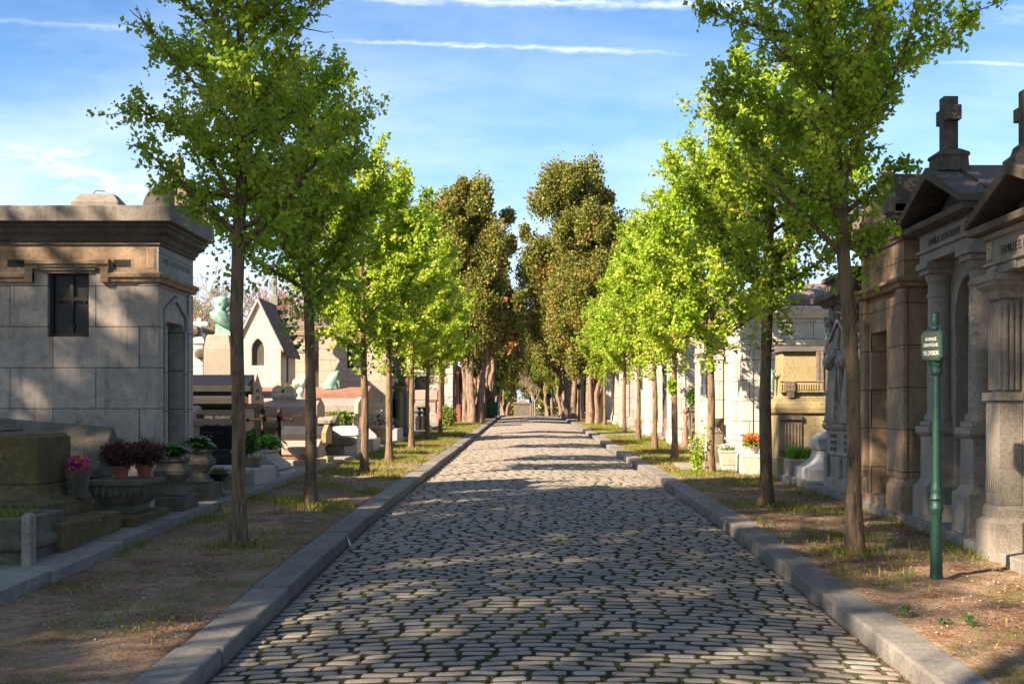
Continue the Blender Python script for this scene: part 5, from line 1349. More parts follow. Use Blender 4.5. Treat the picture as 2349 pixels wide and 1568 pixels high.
# ---- R1: arched tomb with two round columns
def tomb_r1():
    xf, y0, y1 = 4.50, 12.98, 14.76; yc = 13.87; zb = sl(13.6)-.02
    t = thing('mausoleum', 'granite tomb with two round columns, an arch and a cross-topped pediment', 'mausoleum', (xf, yc, zb))
    mb = MB(); mb.prism(notch_poly(y0, y1, zb, 3.62, yc, .42, 3.0, 'arch'), 'x', xf+.27, xf+.52); mb.box(xf+.521, 7.6, y0, y1, zb, 3.62); mb.build('wall', M['granite'], t, bevel=.008)
    mb = MB(); mb.box(xf+.44, xf+.47, yc-.42, yc+.42, zb+.2, 3.45)
    mb.build('door', M['dark'], t)
    for s_ in (-1, 1):
        mb = MB(); mb.box(xf+.255, xf+.4, yc+s_*.42-(.08 if s_ < 0 else .02), yc+s_*.42+(.02 if s_ < 0 else .08), 2.88, 3.0); mb.build('impost', M['granite'], t, bevel=.008)
    for a, b in ((y0, yc-.30), (yc+.30, y1)):
        mb = MB(); mb.box(xf+.05, xf+.268, a+.36 if a == y0 else a, b if a == y0 else b-.36, zb-.1, zb+.22); mb.build('step', M['granite'], t, bevel=.008)
    for a in (y0, y1-.42):
        mb = MB(); z = zb
        mb.rl(xf+.02, xf+.34, a+.02, a+.40, [(.07, z-.2), (.07, z+.42), (.03, z+.45), (.0, z+.50), (0, z+.98), (.03, z+1.0), (.05, z+1.03), (.05, z+1.09), (.0, z+1.10)])
        mb.build('pedestal', M['granite'], t, bevel=.008)
        c = a+.21; zz = z+1.10; mb = MB()
        mb.box(xf-.0+.01, xf+.35, c-.17, c+.17, zz+.001, zz+.05)
        mb.lathe(xf+.18, c, [(.165, zz+.05), (.175, zz+.08), (.165, zz+.12), (.14, zz+.135), (.14, zz+.15), (.135, zz+.17), (.136, 2.3), (.128, 3.22), (.14, 3.23), (.14, 3.26), (.126, 3.27), (.126, 3.38), (.137, 3.39), (.16, 3.45), (.165, 3.48)], 28)
        mb.box(xf-.0, xf+.36, c-.18, c+.18, 3.481, 3.54); mb.box(xf-.03, xf+.39, c-.21, c+.21, 3.541, 3.618)
        mb.build('column', M['granite'], t, bevel=.004, smooth=True)
    mb = MB(); mb.box(xf+.01, xf+.5, y0+.02, y1-.02, 3.619, 3.72); mb.rl(xf+.01, 7.5, y0+.02, y1-.02, [(0, 3.721), (.03, 3.73), (.03, 3.76), (0, 3.765), (0, 3.92), (.03, 3.93)]); mb.build('entablature', M['granite'], t, bevel=.005)
    mb = MB(); text_mb(mb, 'FAMILLE LEON BOEUF', .108, (xf+.0085, yc, 3.79), (0,-1,0), (0,0,1), .004, .98); mb.build('inscription', M['engraved'], t)
    mb = MB(); mb.rl(xf+.02, 7.5, y0, y1, [(.02, 3.931), (.10, 3.95), (.16, 3.97), (.16, 4.04), (.02, 4.045)])
    zt = 4.045; pk = 4.56; o = .20
    mb.prism([(y0+.1, zt), (y1-.1, zt), (yc, pk-.14)], 'x', xf+.14, 7.5)
    mb.prism([(y0-o, zt-.01), (yc, pk-.11), (y1+o, zt-.01), (y1+o, zt+.07), (yc, pk+.01), (y0-o, zt+.07)], 'x', xf-.20, xf+.139)
    mb.prism([(y0-o, zt-.005), (yc, pk-.10), (y1+o, zt-.005), (y1+o+.02, zt+.09), (yc, pk+.04), (y0-o-.02, zt+.09)], 'x', xf+.14, 7.6)
    mb.build('pediment', M['soot'], t, bevel=.008)
    mb = MB(); X = xf+.06; mb.rl(X-.13, X+.13, yc-.14, yc+.14, [(.04, pk-.05), (.03, pk+.11), (.05, pk+.12), (.04, pk+.15), (-.04, pk+.20)])
    cross_mb(mb, X, yc, pk+.19, .58, .20, .16, .16, armz=.66); mb.build('cross', M['soot'], t, bevel=.02)
tomb_r1()
# ---- R2: brown mausoleum with a deep plain doorway
def tomb_r2():
    xf, y0, y1 = 4.45, 15.12, 17.05; zb = sl(15.6)-.03; yc = 16.3; zs = 2.95
    t = thing('mausoleum', 'brown stone mausoleum with a tall dark doorway, behind the nearest right tree stem', 'mausoleum', (xf, 16.1, zb))
    mb = MB(); mb.prism(notch_poly(y0, y1, zb, 3.40, yc, .41, zs), 'x', xf+.03, xf+.34); mb.box(xf+.341, 8.2, y0, y1, zb, 3.40)
    mb.box(xf-.03, xf+.029, y0-.03, y0+.30, zb+.42, 3.40); mb.box(xf-.03, xf+.029, y1-.22, y1+.03, zb+.42, 3.40)
    mb.box(xf+.0, xf+.0285, y0+.31, yc-.42, zb+.42, 3.1); 
    mb.build('wall', M['brown'], t, bevel=.012)
    mb = MB(); mb.rl(xf-.02, xf+.2, y0-.0, y0+.55, [(.04, zb-.2), (.04, zb+.32), (0, zb+.42)]); mb.rl(xf-.02, xf+.2, y1-.26, y1, [(.04, zb-.2), (.04, zb+.32), (0, zb+.42)])
    mb.rl(xf+.25, 8.2, y0-.02, y0+.1, [(0, zb-.2), (0, zb+1.0), (-.01, zb+1.06)]); mb.box(xf-.05, xf+.3, yc-.41, yc+.41, zb-.2, zb+.16); mb.build('plinth', M['brown'], t, bevel=.012)
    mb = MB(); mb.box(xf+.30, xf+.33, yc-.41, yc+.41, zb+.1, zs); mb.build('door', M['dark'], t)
    mb = MB(); mb.rl(xf-.02, 8.2, y0-.02, y1+.02, [(0, 3.401), (.04, 3.41), (.06, 3.45), (.11, 3.47), (.11, 3.51), (0, 3.54)]); mb.build('string_course', M['brown'], t, bevel=.006)
    mb = MB(); mb.box(xf-.01, 8.2, y0-.01, y1+.01, 3.541, 3.96)
    mb.rl(xf-.012, xf-.010, y0+.2, y1-.2, [(0, 3.60), (0, 3.88)]); mb.build('frieze', M['brown'], t, bevel=.01)
    mb = MB(); text_mb(mb, 'FAMILLE', .17, (xf-.0145, yc-.15, 3.68), (0,-1,0), (0,0,1), .003, 1.2); mb.build('inscription', M['warmgrey'], t)
    mb = MB(); cornice(mb, xf, 8.2, y0, y1, 3.961, 1.1); mb.build('cornice', M['soot'], t, bevel=.006)
    mb = MB(); ya, yb = y0-.2, y1+.2; zt = 4.25
    mb.prism([(ya, zt-.01), (yb, zt-.01), (yb, zt+.12), ((ya+yb)/2, zt+.26), (ya, zt+.12)], 'x', xf-.18, 8.3)
    mb.build('roof', M['roofstone'], t, bevel=.015)
    for yy, s_ in ((ya, 1), (yb, -1)):
        mb = MB(); mb.prism([(yy, zt+.0), (yy+s_*.34, zt+.02), (yy+s_*.33, zt+.2), (yy+s_*.26, zt+.34), (yy+s_*.12, zt+.43), (yy, zt+.46)], 'x', xf-.22, xf+.25)
        mb.build('acroterion', M['soot'], t, bevel=.02)
    mb = MB(); X = xf+.05; c = 16.1; zt = 4.50; mb.rl(X-.13, X+.13, c-.15, c+.15, [(.04, zt-.1), (.04, zt+.06), (-.02, zt+.10), (-.04, zt+.14)]); cross_mb(mb, X, c, zt+.12, .40, .13, .10, .10); mb.build('cross', M['soot'], t, bevel=.015)
tomb_r2()
# ---- R3: relief-covered tomb with draped figures
def draped(mb, X, Y, z, h, turn=1):
    """standing robed woman facing the road (-x), one arm folded across"""
    k = h
    R = [(X, Y, z, .17*k, .19*k, 0, .05, 13), (X, Y, z+.04*k, .155*k, .175*k, 0, .07, 13), (X, Y, z+.25*k, .14*k, .155*k, 0, .085, 13), (X+.01, Y, z+.45*k, .125*k, .14*k, 0, .08, 13), (X, Y+.01*turn, z+.54*k, .125*k, .15*k, 0, .05, 11),
         (X-.01, Y, z+.62*k, .115*k, .14*k, 0, .04, 9), (X-.015, Y, z+.72*k, .12*k, .155*k, 0, .05, 7), (X, Y, z+.79*k, .10*k, .15*k, 0, .03, 5), (X, Y, z+.825*k, .065*k, .085*k, 0, .02, 5), (X-.005, Y, z+.85*k, .045*k, .05*k),
         (X-.012, Y, z+.875*k, .058*k, .06*k), (X-.015, Y, z+.915*k, .068*k, .066*k), (X-.008, Y, z+.955*k, .066*k, .064*k), (X, Y, z+.985*k, .045*k, .045*k), (X, Y, z+k, .012*k, .012*k)]
    mb.loft(R, 30)
    mb.tube([(X+.0, Y-.15*k, z+.77*k), (X-.06*k, Y-.17*k, z+.66*k), (X-.12*k, Y-.05*k, z+.64*k), (X-.13*k, Y+.06*k, z+.70*k)], [.05*k,.046*k,.035*k,.02*k], 8)
    mb.tube([(X+.0, Y+.15*k, z+.77*k), (X-.05*k, Y+.17*k, z+.64*k), (X-.12*k, Y+.04*k, z+.60*k)], [.05*k,.046*k,.028*k], 8)
    # mantle falling from the arms, with its hem
    mb.tube([(X-.07*k, Y-.17*k, z+.68*k), (X-.13*k, Y-.02*k, z+.56*k), (X-.10*k, Y+.15*k, z+.60*k)], [.05*k,.06*k,.05*k], 8)
    mb.tube([(X-.04*k, Y-.18*k, z+.66*k), (X-.05*k, Y-.19*k, z+.4*k), (X-.04*k, Y-.18*k, z+.16*k)], [.04*k,.035*k,.02*k], 7)
    mb.ball((X-.078*k, Y, z+.90*k), (.012*k,.011*k,.017*k)); mb.ball((X-.11*k, Y-.06*k, z+.015*k), (.06*k,.035*k,.02*k)); mb.ball((X-.11*k, Y+.06*k, z+.015*k), (.06*k,.035*k,.02*k))
def tomb_r3():
    xf, y0, y1 = 4.55, 17.75, 19.5; zb = sl(18.4)-.02; yc = 18.62
    t = thing('relief_tomb', 'ornate relief-carved tomb with robed female figures under a dark canopy', 'mausoleum', (xf, yc, zb))
    mb = MB(); mb.box(xf+.35, 7.6, y0, y1, zb, 3.5)
    for a, b in ((y0, y0+.12), (y1-.12, y1)): mb.box(xf+.03, xf+.349, a, b, zb+.95, 3.5)
    mb.box(xf+.03, xf+.349, y0+.121, y1-.121, 2.98, 3.5); mb.build('wall', M['statue'], t, bevel=.01)
    mb = MB(); mb.rl(xf+.0, xf+.5, y0, y1, [(.04, zb-.2), (.04, zb+.16), (.0, zb+.20), (0, zb+.50), (.03, zb+.53), (0, zb+.56), (0, zb+.88), (.04, zb+.9), (.06, zb+.94), (.06, zb+.98)])
    for a in (y0+.02, yc-.1, y1-.22):
        mb.box(xf-.05, xf-.001, a, a+.2, zb+.2, zb+.5)
    mb.build('pedestal', M['statue'], t, bevel=.01)
    mb = MB()
    for c in (y0+.46, y1-.46):
        for i in range(4):
            for j in range(3): mb.box(xf-.004, xf+.02, c-.18+i*.10, c-.12+i*.10, zb+.58+j*.095, zb+.64+j*.095)
    mb.build('lattice', M['dark'], t)
    mb = MB(); draped(mb, xf+.13, y1-.40, zb+.99, 1.55); mb.build('figure', M['statue'], t, smooth=True, label='robed stone woman with folded arms, the farther figure')
    mb = MB(); draped(mb, xf+.13, y0+.38, zb+.99, 1.55, -1); mb.build('figure', M['statue'], t, smooth=True, label='robed stone woman with folded arms, the nearer figure')
    mb = MB()
    mb.prism([(y0+.1, 2.72), (y1-.1, 2.72), (y1-.1, 2.82), (yc, 3.20), (y0+.1, 2.82)], 'x', xf-.02, xf+.029); mb.prism([(y0+.04, 2.80), (yc, 3.24), (y1-.04, 2.80), (y1-.04, 2.88), (yc, 3.31), (y0+.04, 2.88)], 'x', xf-.06, xf-.0205)
    for k in range(7): mb.ball((xf-.03, yc+math.sin(k)*.05, 2.86+k*.045), (.03,.05,.03), 7, 5)
    for a in (y0+.12, y1-.16, y0+.7, y1-.8): mb.rl(xf-.02, xf+.06, a-.05, a+.09, [(0, 2.60), (.02, 2.64), (.03, 2.70), (.0, 2.718)])
    mb.build('gable', M['granite'], t, bevel=.006)
    mb = MB(); rr = random.Random(5)
    for k in range(90):
        yy = rr.uniform(y0, y1); zz = rr.uniform(3.0, 3.5)
        if zz < 3.33-abs(yy-yc)*.5: continue
        mb.ball((xf+rr.uniform(-.02,.03), yy, zz), (.04, rr.uniform(.03,.06), rr.uniform(.03,.07)), 7, 5)
    for k in range(26): mb.ball((xf+.1+rr.uniform(-.05,.03), y0+.02+k*.068, 3.78+rr.uniform(-.03,.03)), (.05,.035,.07), 7, 5)
    mb.build('relief', M['statue'], t, smooth=True)
    mb = MB(); mb.rl(xf, 7.6, y0, y1, [(0, 3.501), (.05, 3.52), (.09, 3.56), (.20, 3.585), (.20, 3.68), (.04, 3.69), (.02, 3.72), (0, 3.86), (.07, 3.89), (.07, 3.95), (-.1, 3.97)]); mb.build('cornice', M['soot'], t, bevel=.008)
tomb_r3()
# ---- R4 grey headstone with a flared foot
t = thing('headstone', 'smooth light grey granite headstone with a flared curved foot', 'headstone', (4.8, 21.0, sl(20.7)))
z = sl(20.6)-.02
mb = MB(); mb.rl(4.50, 6.4, 20.5, 21.6, [(0, z-.2), (0, z+.20), (-.015, z+.215)]); mb.build('base', M['granite2'], t, bevel=.01)
pr = [(20.53, z+.216), (21.57, z+.216), (21.52, z+.26), (21.44, z+.32), (21.38, z+.42), (21.36, z+.52), (20.74, z+.52), (20.72, z+.42), (20.66, z+.32), (20.58, z+.26)]
mb = MB(); mb.rl(4.84, 6.3, 20.86, 21.24, [(.33, z+.216), (.28, z+.24), (.19, z+.30), (.13, z+.38), (.10, z+.50)]); mb.build('stem', M['granite2'], t, bevel=.006, smooth=True)
mb = MB(); mb.rl(4.84, 6.3, 20.86, 21.24, [(.10, z+.501), (.13, z+.52), (.14, z+.56), (.14, z+.70), (-.02, z+.80), (-.1, z+.81)]); mb.build('head', M['granite2'], t, bevel=.006)
# ---- R5 ochre tomb
def tomb_r5():
    y0, y1, xf = 22.5, 23.3, 4.40; zb = sl(22.6)-.03; px = lambda zx: wx((1900+.2233*zx)/1.0898, y0); pz = lambda zy: wz((850+.2233*zy)/1.0898, y0)
    t = thing('tomb', 'tall ochre granite tomb with a fluted panel and a green bronze crucifix', 'tomb', (xf, 22.9, zb)); xb = 7.4
    mb = MB(); mb.rl(xf, xb, y0, y1, [(.02, zb-.2), (.02, zb+.3), (0, zb+.32), (0, pz(830))]); mb.build('body', M['goldgranite'], t, bevel=.012)
    mb = MB(); mb.rl(xf, xb, y0, y1, [(.0, pz(830)), (.05, pz(815)), (.06, pz(760)), (.04, pz(700)), (.02, pz(690)), (.02, pz(655)), (-.02, pz(652))]); mb.build('moulding', M['goldgranite'], t, bevel=.008)
    mb = MB(); mb.rl(xf+.05, xb, y0+.04, y1-.04, [(0, pz(651)), (-.02, pz(600)), (-.04, pz(130))]); mb.build('upper_block', M['goldgranite'], t, bevel=.012)
    mb = MB(); mb.prism([(y0, pz(130)+.001), (y1, pz(130)+.001), (y1, pz(110)), ((y0+y1)/2, pz(92)+.06), (y0, pz(110))], 'x', xf+.04, xb); mb.build('roof', M['soot'], t, bevel=.01)
    mb = MB(); mb.box(px(630), px(720), y0-.0, y0+.039, pz(580), pz(128))
    for k in range(3): mb.box(px(645)+k*.07, px(645)+k*.07+.035, y0-.012, y0-.001, pz(575), pz(140))
    mb.build('pilaster', M['roofstone'], t, bevel=.006)
    mb = MB(); yy = y0+.0; mb.box(px(222), px(720), yy-.002, yy+.058, pz(570), pz(465)); mb.box(px(222), px(720), yy-.02, yy+.056, pz(463), pz(452)); mb.box(px(222), px(720), yy-.02, yy+.056, pz(582), pz(571))
    for k in range(16):
        if 1 < k < 4: continue
        mb.box(px(235+k*27), px(247+k*27), yy-.018, yy-.0025, pz(555), pz(490))
    mb.build('balustrade', M['goldgranite'], t, bevel=.004)
    mb = MB(); a, b = px(278), px(392); yy = y0-.05; mb.box(a, b, yy, yy+.045, pz(575), pz(463)); mb.box(px(300), px(380), yy+.001, yy+.044, pz(645), pz(576))
    mb.build('cross_relief', M['roofstone'], t, bevel=.008)
    mb = MB()
    for i in (0, 1):
        for j in (0, 1): mb.box(px(303+i*42), px(325+i*42), yy-.004, yy-.001, pz(508+j*52), pz(486+j*52))
    mb.build('cross_holes', M['goldgranite'], t)
    mb = MB(); mb.box(px(215), px(470), y0-.03, y0-.001, pz(1240), pz(895)); mb.box(px(215), px(470), y0-.07, y0-.001, pz(893), pz(840)); mb.box(px(215), px(470), y0-.06, y0-.001, pz(1255), pz(1215)); mb.build('panel_frame', M['roofstone'], t, bevel=.008)
    mb = MB()
    for k in range(5): mb.box(px(275+k*36), px(290+k*36), y0-.042, y0-.031, pz(1190), pz(930))
    mb.build('panel_slots', M['goldgranite'], t, bevel=.004)
    # crucifix on the narrow face towards the road
    X, Y = xf-.03, 22.9; h = pz(320)-pz(570)
    mb = MB(); mb.loft([(X, Y, pz(570), .02, .03), (X-.01, Y, pz(520), .035, .045), (X-.02, Y, pz(460), .045, .06), (X-.01, Y, pz(420), .05, .065), (X, Y, pz(380), .05, .08), (X, Y, pz(360), .05, .09), (X-.01, Y, pz(350), .025, .03), (X-.02, Y, pz(335), .04, .04), (X-.02, Y, pz(318), .03, .03)], 14)
    mb.tube([(X, Y-.08, pz(362)), (X+.0, Y-.2, pz(345)), (X+.01, Y-.30, pz(322))], [.025,.02,.014], 7); mb.tube([(X, Y+.08, pz(362)), (X+.0, Y+.2, pz(345)), (X+.01, Y+.30, pz(322))], [.025,.02,.014], 7)
    mb.build('crucifix', M['patina'], t, smooth=True, label='green bronze crucifix figure')
    # stone planter of grass at its foot
    p = thing('stone_trough', 'rough granite trough with bright grass at the foot of the ochre tomb', 'planter', (4.9, 21.9, sl(21.9)))
    z = sl(21.9)-.02; mb = MB(); mb.rl(px(235), px(235)+1.3, 21.75, 22.3, [(0, z-.2), (0, z+.30), (-.05, z+.31), (-.06, z+.26)]); mb.build('trough', M['pinkgranite'], p, bevel=.015)
    b_ = blades('grass_tuft', np.stack([RNG.uniform(px(260), px(540), 700), RNG.uniform(21.85,22.2,700), np.full(700, z+.27)], 1), .24, .016, M['leafbright'], lean=.5, parent=p); b_.location = (-4.9, -21.9, -sl(21.9))
tomb_r5()
# ---- R6 white chapel and the long row behind it
q = chapel('mausoleum', 'white limestone chapel with a four-lobed vent and brown stone roof, lit by the sun', 1, 4.42, 26.3, 28.3, sl(26.5), 3.82, 3.8, wall='white', roof='hip', rise=.55, over=.2, dh=2.35, dw=.34)
mb = MB(); cx_, cz_ = wx(1800.5,26.3), wz(743.5,26.3)
for a, b in ((1,1),(1,-1),(-1,1),(-1,-1)):
    mb.prism([(cx_+a*.02, cz_+b*.008), (cx_+a*.085, cz_+b*.03), (cx_+a*.085, cz_+b*.06), (cx_+a*.06, cz_+b*.085), (cx_+a*.03, cz_+b*.085), (cx_+a*.008, cz_+b*.02)], 'y', 26.283, 26.298)
mb.build('vent', M['dark'], q)
chapel('mausoleum', 'slightly protruding white chapel with a carved grey front, next behind the four-lobed vent chapel', 1, 4.2, 28.9, 30.9, sl(29.5), 3.75, 3.2, wall='white', roof='flat', rise=.4, trim='cream', dh=2.3)
chapel('mausoleum', 'cream chapel with a gabled front, third from the ochre tomb', 1, 4.5, 32.2, 34.2, sl(33), 3.9, 3.2, wall='cream', roof='gable', rise=.9, dh=2.4, door='pointed', trim='statue')
chapel('mausoleum', 'white chapel with dappled shade on its flank, behind the fourth right tree', 1, 4.4, 37.4, 40.2, sl(38), 4.5, 3.2, wall='white', roof='hip', rise=.8, dh=2.4)
chapel('mausoleum', 'dark-canopied tomb front between two white chapels', 1, 4.7, 42.2, 44.4, sl(43), 4.0, 2.6, wall='soot', roof='flat', door='arch', trim='soot', dh=2.3)
chapel('mausoleum', 'white chapel with bold cornice just past the paved crossing', 1, 4.4, 46.2, 48.6, sl(47), 4.2, 3.0, wall='white', roof='gable', rise=.7, dh=2.4)
chapel('mausoleum', 'pinkish chapel with a red column, behind the sixth right tree', 1, 4.55, 51.5, 54, sl(52), 4.6, 3.0, wall='pinkwall', roof='flat', dh=2.6, trim='redgranite')
chapel('mausoleum', 'dark pinnacled Gothic tomb front near the forked thuja', 1, 4.35, 57.5, 60.5, sl(58), 5.0, 3.0, wall='greywall', roof='gable', door='pointed', rise=1.5, cross=(.8,.25,.14), roofm='soot', dh=2.9)
chapel('mausoleum', 'grey chapel behind the farthest right pear tree', 1, 4.4, 64, 67, sl(65), 4.8, 3.0, wall='cream', roof='flat', dh=2.6)
chapel('mausoleum', 'white chapel glimpsed between the forked thuja stems', 1, 4.3, 72, 75.5, sl(73), 5.2, 3.0, wall='white', roof='gable', rise=1.0, dh=2.7)
chapel('mausoleum', 'farthest pale chapel on the right, beyond the tall olive thuja', 1, 4.6, 84, 88, sl(85), 5.0, 3.0, wall='cream', roof='flat', dh=2.6)
# things in the gaps
t = thing('iron_cross_post', 'rusty iron post with a round finial between two white chapels', 'fence post', (wx(1587,35.2), 35.2, sl(35)))
X, Y, z = 4.35, 35.3, sl(35); mb = MB(); mb.lathe(X, Y, [(.10, z), (.10, z+.1), (.05, z+.15), (.07, z+.4), (.05, z+.6), (.07, z+.8), (.04, z+.85), (.09, z+.93), (.09, z+.98), (.03, z+1.05)], 12); mb.build('shaft', M['redgranite'], t, smooth=True)
box_thing('grave_marker', 'low brown stone grave marker with a panelled face between two white chapels', 'gravestone', 4.55, 5.6, 35.6, 36.4, [(.05, sl(35)), (.05, sl(35)+.4), (0, sl(35)+.45), (0, sl(35)+.9), (.04, sl(35)+.95), (.04, sl(35)+1.05), (-.1, sl(35)+1.1)], 'mossgrey')
box_thing('brick_plinth', 'low reddish block in front of the dark-canopied tomb', 'plinth', 4.45, 4.9, 41.0, 41.9, [(0, sl(41)-.2), (0, sl(41)+.6), (-.03, sl(41)+.62)], 'redgranite')
t = thing('ivy_bush', 'small bright green bush between two white chapels', 'shrub', (4.7, 35.2, sl(35)))
foliage('leaves', t, bush_pts((4.75, 35.9, sl(35)+1.35), (.3,.3,.35), 900), .09, 'leafbright')
# ================================================================ small things
# ---- green street-name post
def sign_post():
    X, Y = gpt(2148, 1325); z = g(Y)+VERGE-.02
    t = thing('sign_post', 'green cast-iron post with an avenue name plate, beside the right verge', 'sign', (X, Y, z))
    k = Y/F; top = wz(715, Y)
    Z = lambda p: wz(p, Y)
    mb = MB()
    pr = [(.062, z-.05), (.062, z+.02), (.056, z+.035), (.052, z+.07), (.045, Z(1180)), (.050, Z(1176)), (.058, Z(1168)), (.06, Z(1162)), (.046, Z(1156)), (.044, Z(1148)), (.058, Z(1143)), (.048, Z(1136)), (.042, Z(1128)), (.048, Z(1122)), (.040, Z(1116)), (.038, Z(1100)), (.032, Z(862)), (.046, Z(858)), (.05, Z(850)), (.045, Z(842)), (.05, Z(838)), (.055, Z(832)), (.04, Z(828)), (.03, Z(822)), (.03, Z(745)), (.022, Z(742))]
    mb.lathe(X, Y, pr, 24); mb.build('pole', M['post'], t, smooth=True)
    # plate faces down the road towards the viewer and slightly left; octagonal, hung on the post
    ang = math.radians(-64)
    u = Vector((math.cos(ang), math.sin(ang), 0)); n = Vector((u.y, -u.x, 0))     # n points to the viewer / road
    c = Vector((X, Y, 0)) + n*.045
    zl, zh = Z(826), Z(760); zc = (zl+zh)/2; hh = (zh-zl)/2; hw = .118; cc = .03
    outl = [(-hw, -hh+cc), (-hw+cc, -hh), (hw-cc, -hh), (hw, -hh+cc), (hw, hh-cc), (hw-cc, hh), (-hw+cc, hh), (-hw, hh-cc)]
    def plate(scale, d0, d1, nm, mt):
        mb = MB(); vs = []
        for d in (d0, d1):
            for a, b in outl: q = c + u*(a*scale[0]) + n*d; vs.append((q.x, q.y, zc+b*scale[1]))
        m = len(outl); mb.add(vs, [tuple(range(m)), tuple(range(2*m-1, m-1, -1))] + [(i, i+m, (i+1) % m+m, (i+1) % m) for i in range(m)])
        return mb.build(nm, M[mt], t, bevel=.004)
    pf = plate((1.08, 1.07), -.03, .012, 'plate_frame', 'post'); plate((.96, .95), .0125, .016, 'plate', 'panel')
    mb = MB(); o = c + n*.0165
    for s_, size, dz_, xs_ in (('AVENUE', .042, .042, .85), ('GREFFÜLHE', .042, -.008, .78), ('95E DIVISION', .058, -.082, .52)):
        text_mb(mb, s_, size, (o.x, o.y, zc+dz_), tuple(u), (0,0,1), .002, xs_)
    mb.build('lettering', M['letter'], t)
    mb = MB()
    for s_ in (-1, 1):
        pts = []
        for i in range(9):
            a = i/8*3.6; r = .035*(1-i/14); q = c - n*.02 + u*s_*(.055 - r*math.cos(a)*.9); pts.append((q.x, q.y, zh+.01+r*math.sin(a)+i*.001))
        mb.tube(pts, .009, 6)
        pts = []
        for i in range(8):
            a = i/7*3.2; r = .03; q = c - n*.02 + u*s_*(.03 + r*math.sin(a)); pts.append((q.x, q.y, zl-.012-r*(1-math.cos(a))*.7))
        mb.tube(pts, .008, 6)
    mb.lathe(c.x-n.x*.03, c.y-n.y*.03, [(.03, zh), (.045, zh+.02), (.035, zh+.045), (.028, zh+.05), (.035, zh+.09), (.028, zh+.12), (.034, zh+.125), (.03, zh+.135), (.034, Z(718)), (.02, top)], 12)
    mb.build('scrollwork', M['post'], t, smooth=True)
sign_post()
# ---- rubbish bin
def bin_():
    X0, X1 = wx(1121, 83), wx(1143, 83); Y = 83.0; z = g(83)+VERGE; zt = wz(921, Y)
    t = thing('rubbish_bin', 'large green wheeled rubbish bin on the left beside the thuja stems', 'rubbish bin', ((X0+X1)/2, Y, z))
    mb = MB(); mb.rl(X0+.05, X1-.05, Y, Y+.55, [(-.03, z+.10), (0, z+.14), (.04, zt-.12), (.06, zt-.10)]); mb.build('body', M['bin'], t, bevel=.02)
    mb = MB(); mb.rl(X0+.03, X1-.03, Y-.02, Y+.57, [(.05, zt-.10), (.05, zt-.06), (-.05, zt)]); mb.build('lid', M['bin'], t, bevel=.015)
    for x_ in (X0+.12, X1-.12): mb = MB(); mb.lathe(0, 0, [(.08, -.03), (.08, .03)], 12); mb.v = [(x_+q[2], Y+.1+q[0], z+.07+q[1]) for q in mb.v]; mb.build('wheel', M['rubber'], t)
bin_()
t = thing('sign_post', 'distant green post on the right verge near the far thujas', 'post', (wx(1295*0+1293.5,74), 74, g(74)))
X, Y = wx(1293.5, 78)+.9, 78.0
# ---- second green post far away
X = 2.95; Y = 74.0; z = g(Y)+VERGE; t.location = (X, Y, z); WL[t.name] = (X, Y, z)
mb = MB(); mb.lathe(X, Y, [(.08, z-.05), (.06, z+.1), (.05, z+1.0), (.06, z+1.05), (.04, z+1.7), (.05, z+1.75), (.02, z+2.3)], 10); mb.build('pole', M['post'], t, smooth=True)
mb = MB(); mb.box(X-.11, X+.11, Y-.06, Y-.045, z+1.8, z+2.1); mb.build('plate', M['panel'], t, bevel=.01)
# ---- pots in front of the white chapel
z = sl(25.3)-.01; X, Y = wx(1669, 25.6), 25.6
t = thing('flower_pot', 'pale square tub with white flowers at the foot of the white chapel', 'flower pot', (X, Y, z))
mb = MB(); mb.rl(X, X, Y, Y, [(.13, z-.1), (.13, z+.02), (.16, z+.24), (.175, z+.25), (.175, z+.29), (.14, z+.29), (.13, z+.25)]); mb.build('pot', M['cream'], t, bevel=.01)
foliage('leaves', t, bush_pts((X, Y, z+.32), (.17,.17,.07), 260), .05, 'leafbright'); foliage('blossom', t, bush_pts((X, Y, z+.36), (.16,.16,.05), 220), .045, 'petal', asp=.9)
X, Y = wx(1727, 24.6), 24.6; z = wz(1040, 24.6)
t = thing('flower_pot', 'grey pot of red and orange flowers on a stone block beside the ochre tomb', 'flower pot', (X, Y, z))
mb = MB(); mb.lathe(X, Y, [(.10, z), (.13, z+.12), (.14, z+.14), (.12, z+.14), (.11, z+.1)], 16); mb.build('pot', M['granite2'], t, smooth=True)
foliage('leaves', t, bush_pts((X, Y, z+.20), (.2,.18,.1), 260), .07, 'leafbright'); foliage('blossom', t, bush_pts((X, Y, z+.26), (.22,.2,.13), 520), .065, 'redflower', asp=.5)
box_thing('scroll_block', 'low stone block with scroll end carrying the red flowers', 'grave slab', X-.25, X+.6, 24.2, 25.0, [(.02, sl(24)-.2), (.02, z-.05), (0, z-.003)], 'cream')
X, Y = wx(1648, 29.4)-.0, 27.9; X = 4.22; z = wz(1012, Y)
t = thing('urn', 'small dark stemmed urn on a pedestal between the two white chapels', 'urn', (X, 28.6, sl(28.5)))
Y = 28.6; z = sl(28.5); mb = MB(); mb.rl(X, X, Y, Y, [(.16, z-.2), (.16, z+.25), (.13, z+.28), (.13, z+.52), (.15, z+.55)]); mb.build('pedestal', M['mossgrey'], t, bevel=.01)
mb = MB(); mb.lathe(X, Y, [(.09, z+.552), (.04, z+.60), (.04, z+.66), (.12, z+.74), (.16, z+.82), (.17, z+.86), (.13, z+.86)], 16); mb.build('bowl', M['soot'], t, smooth=True)
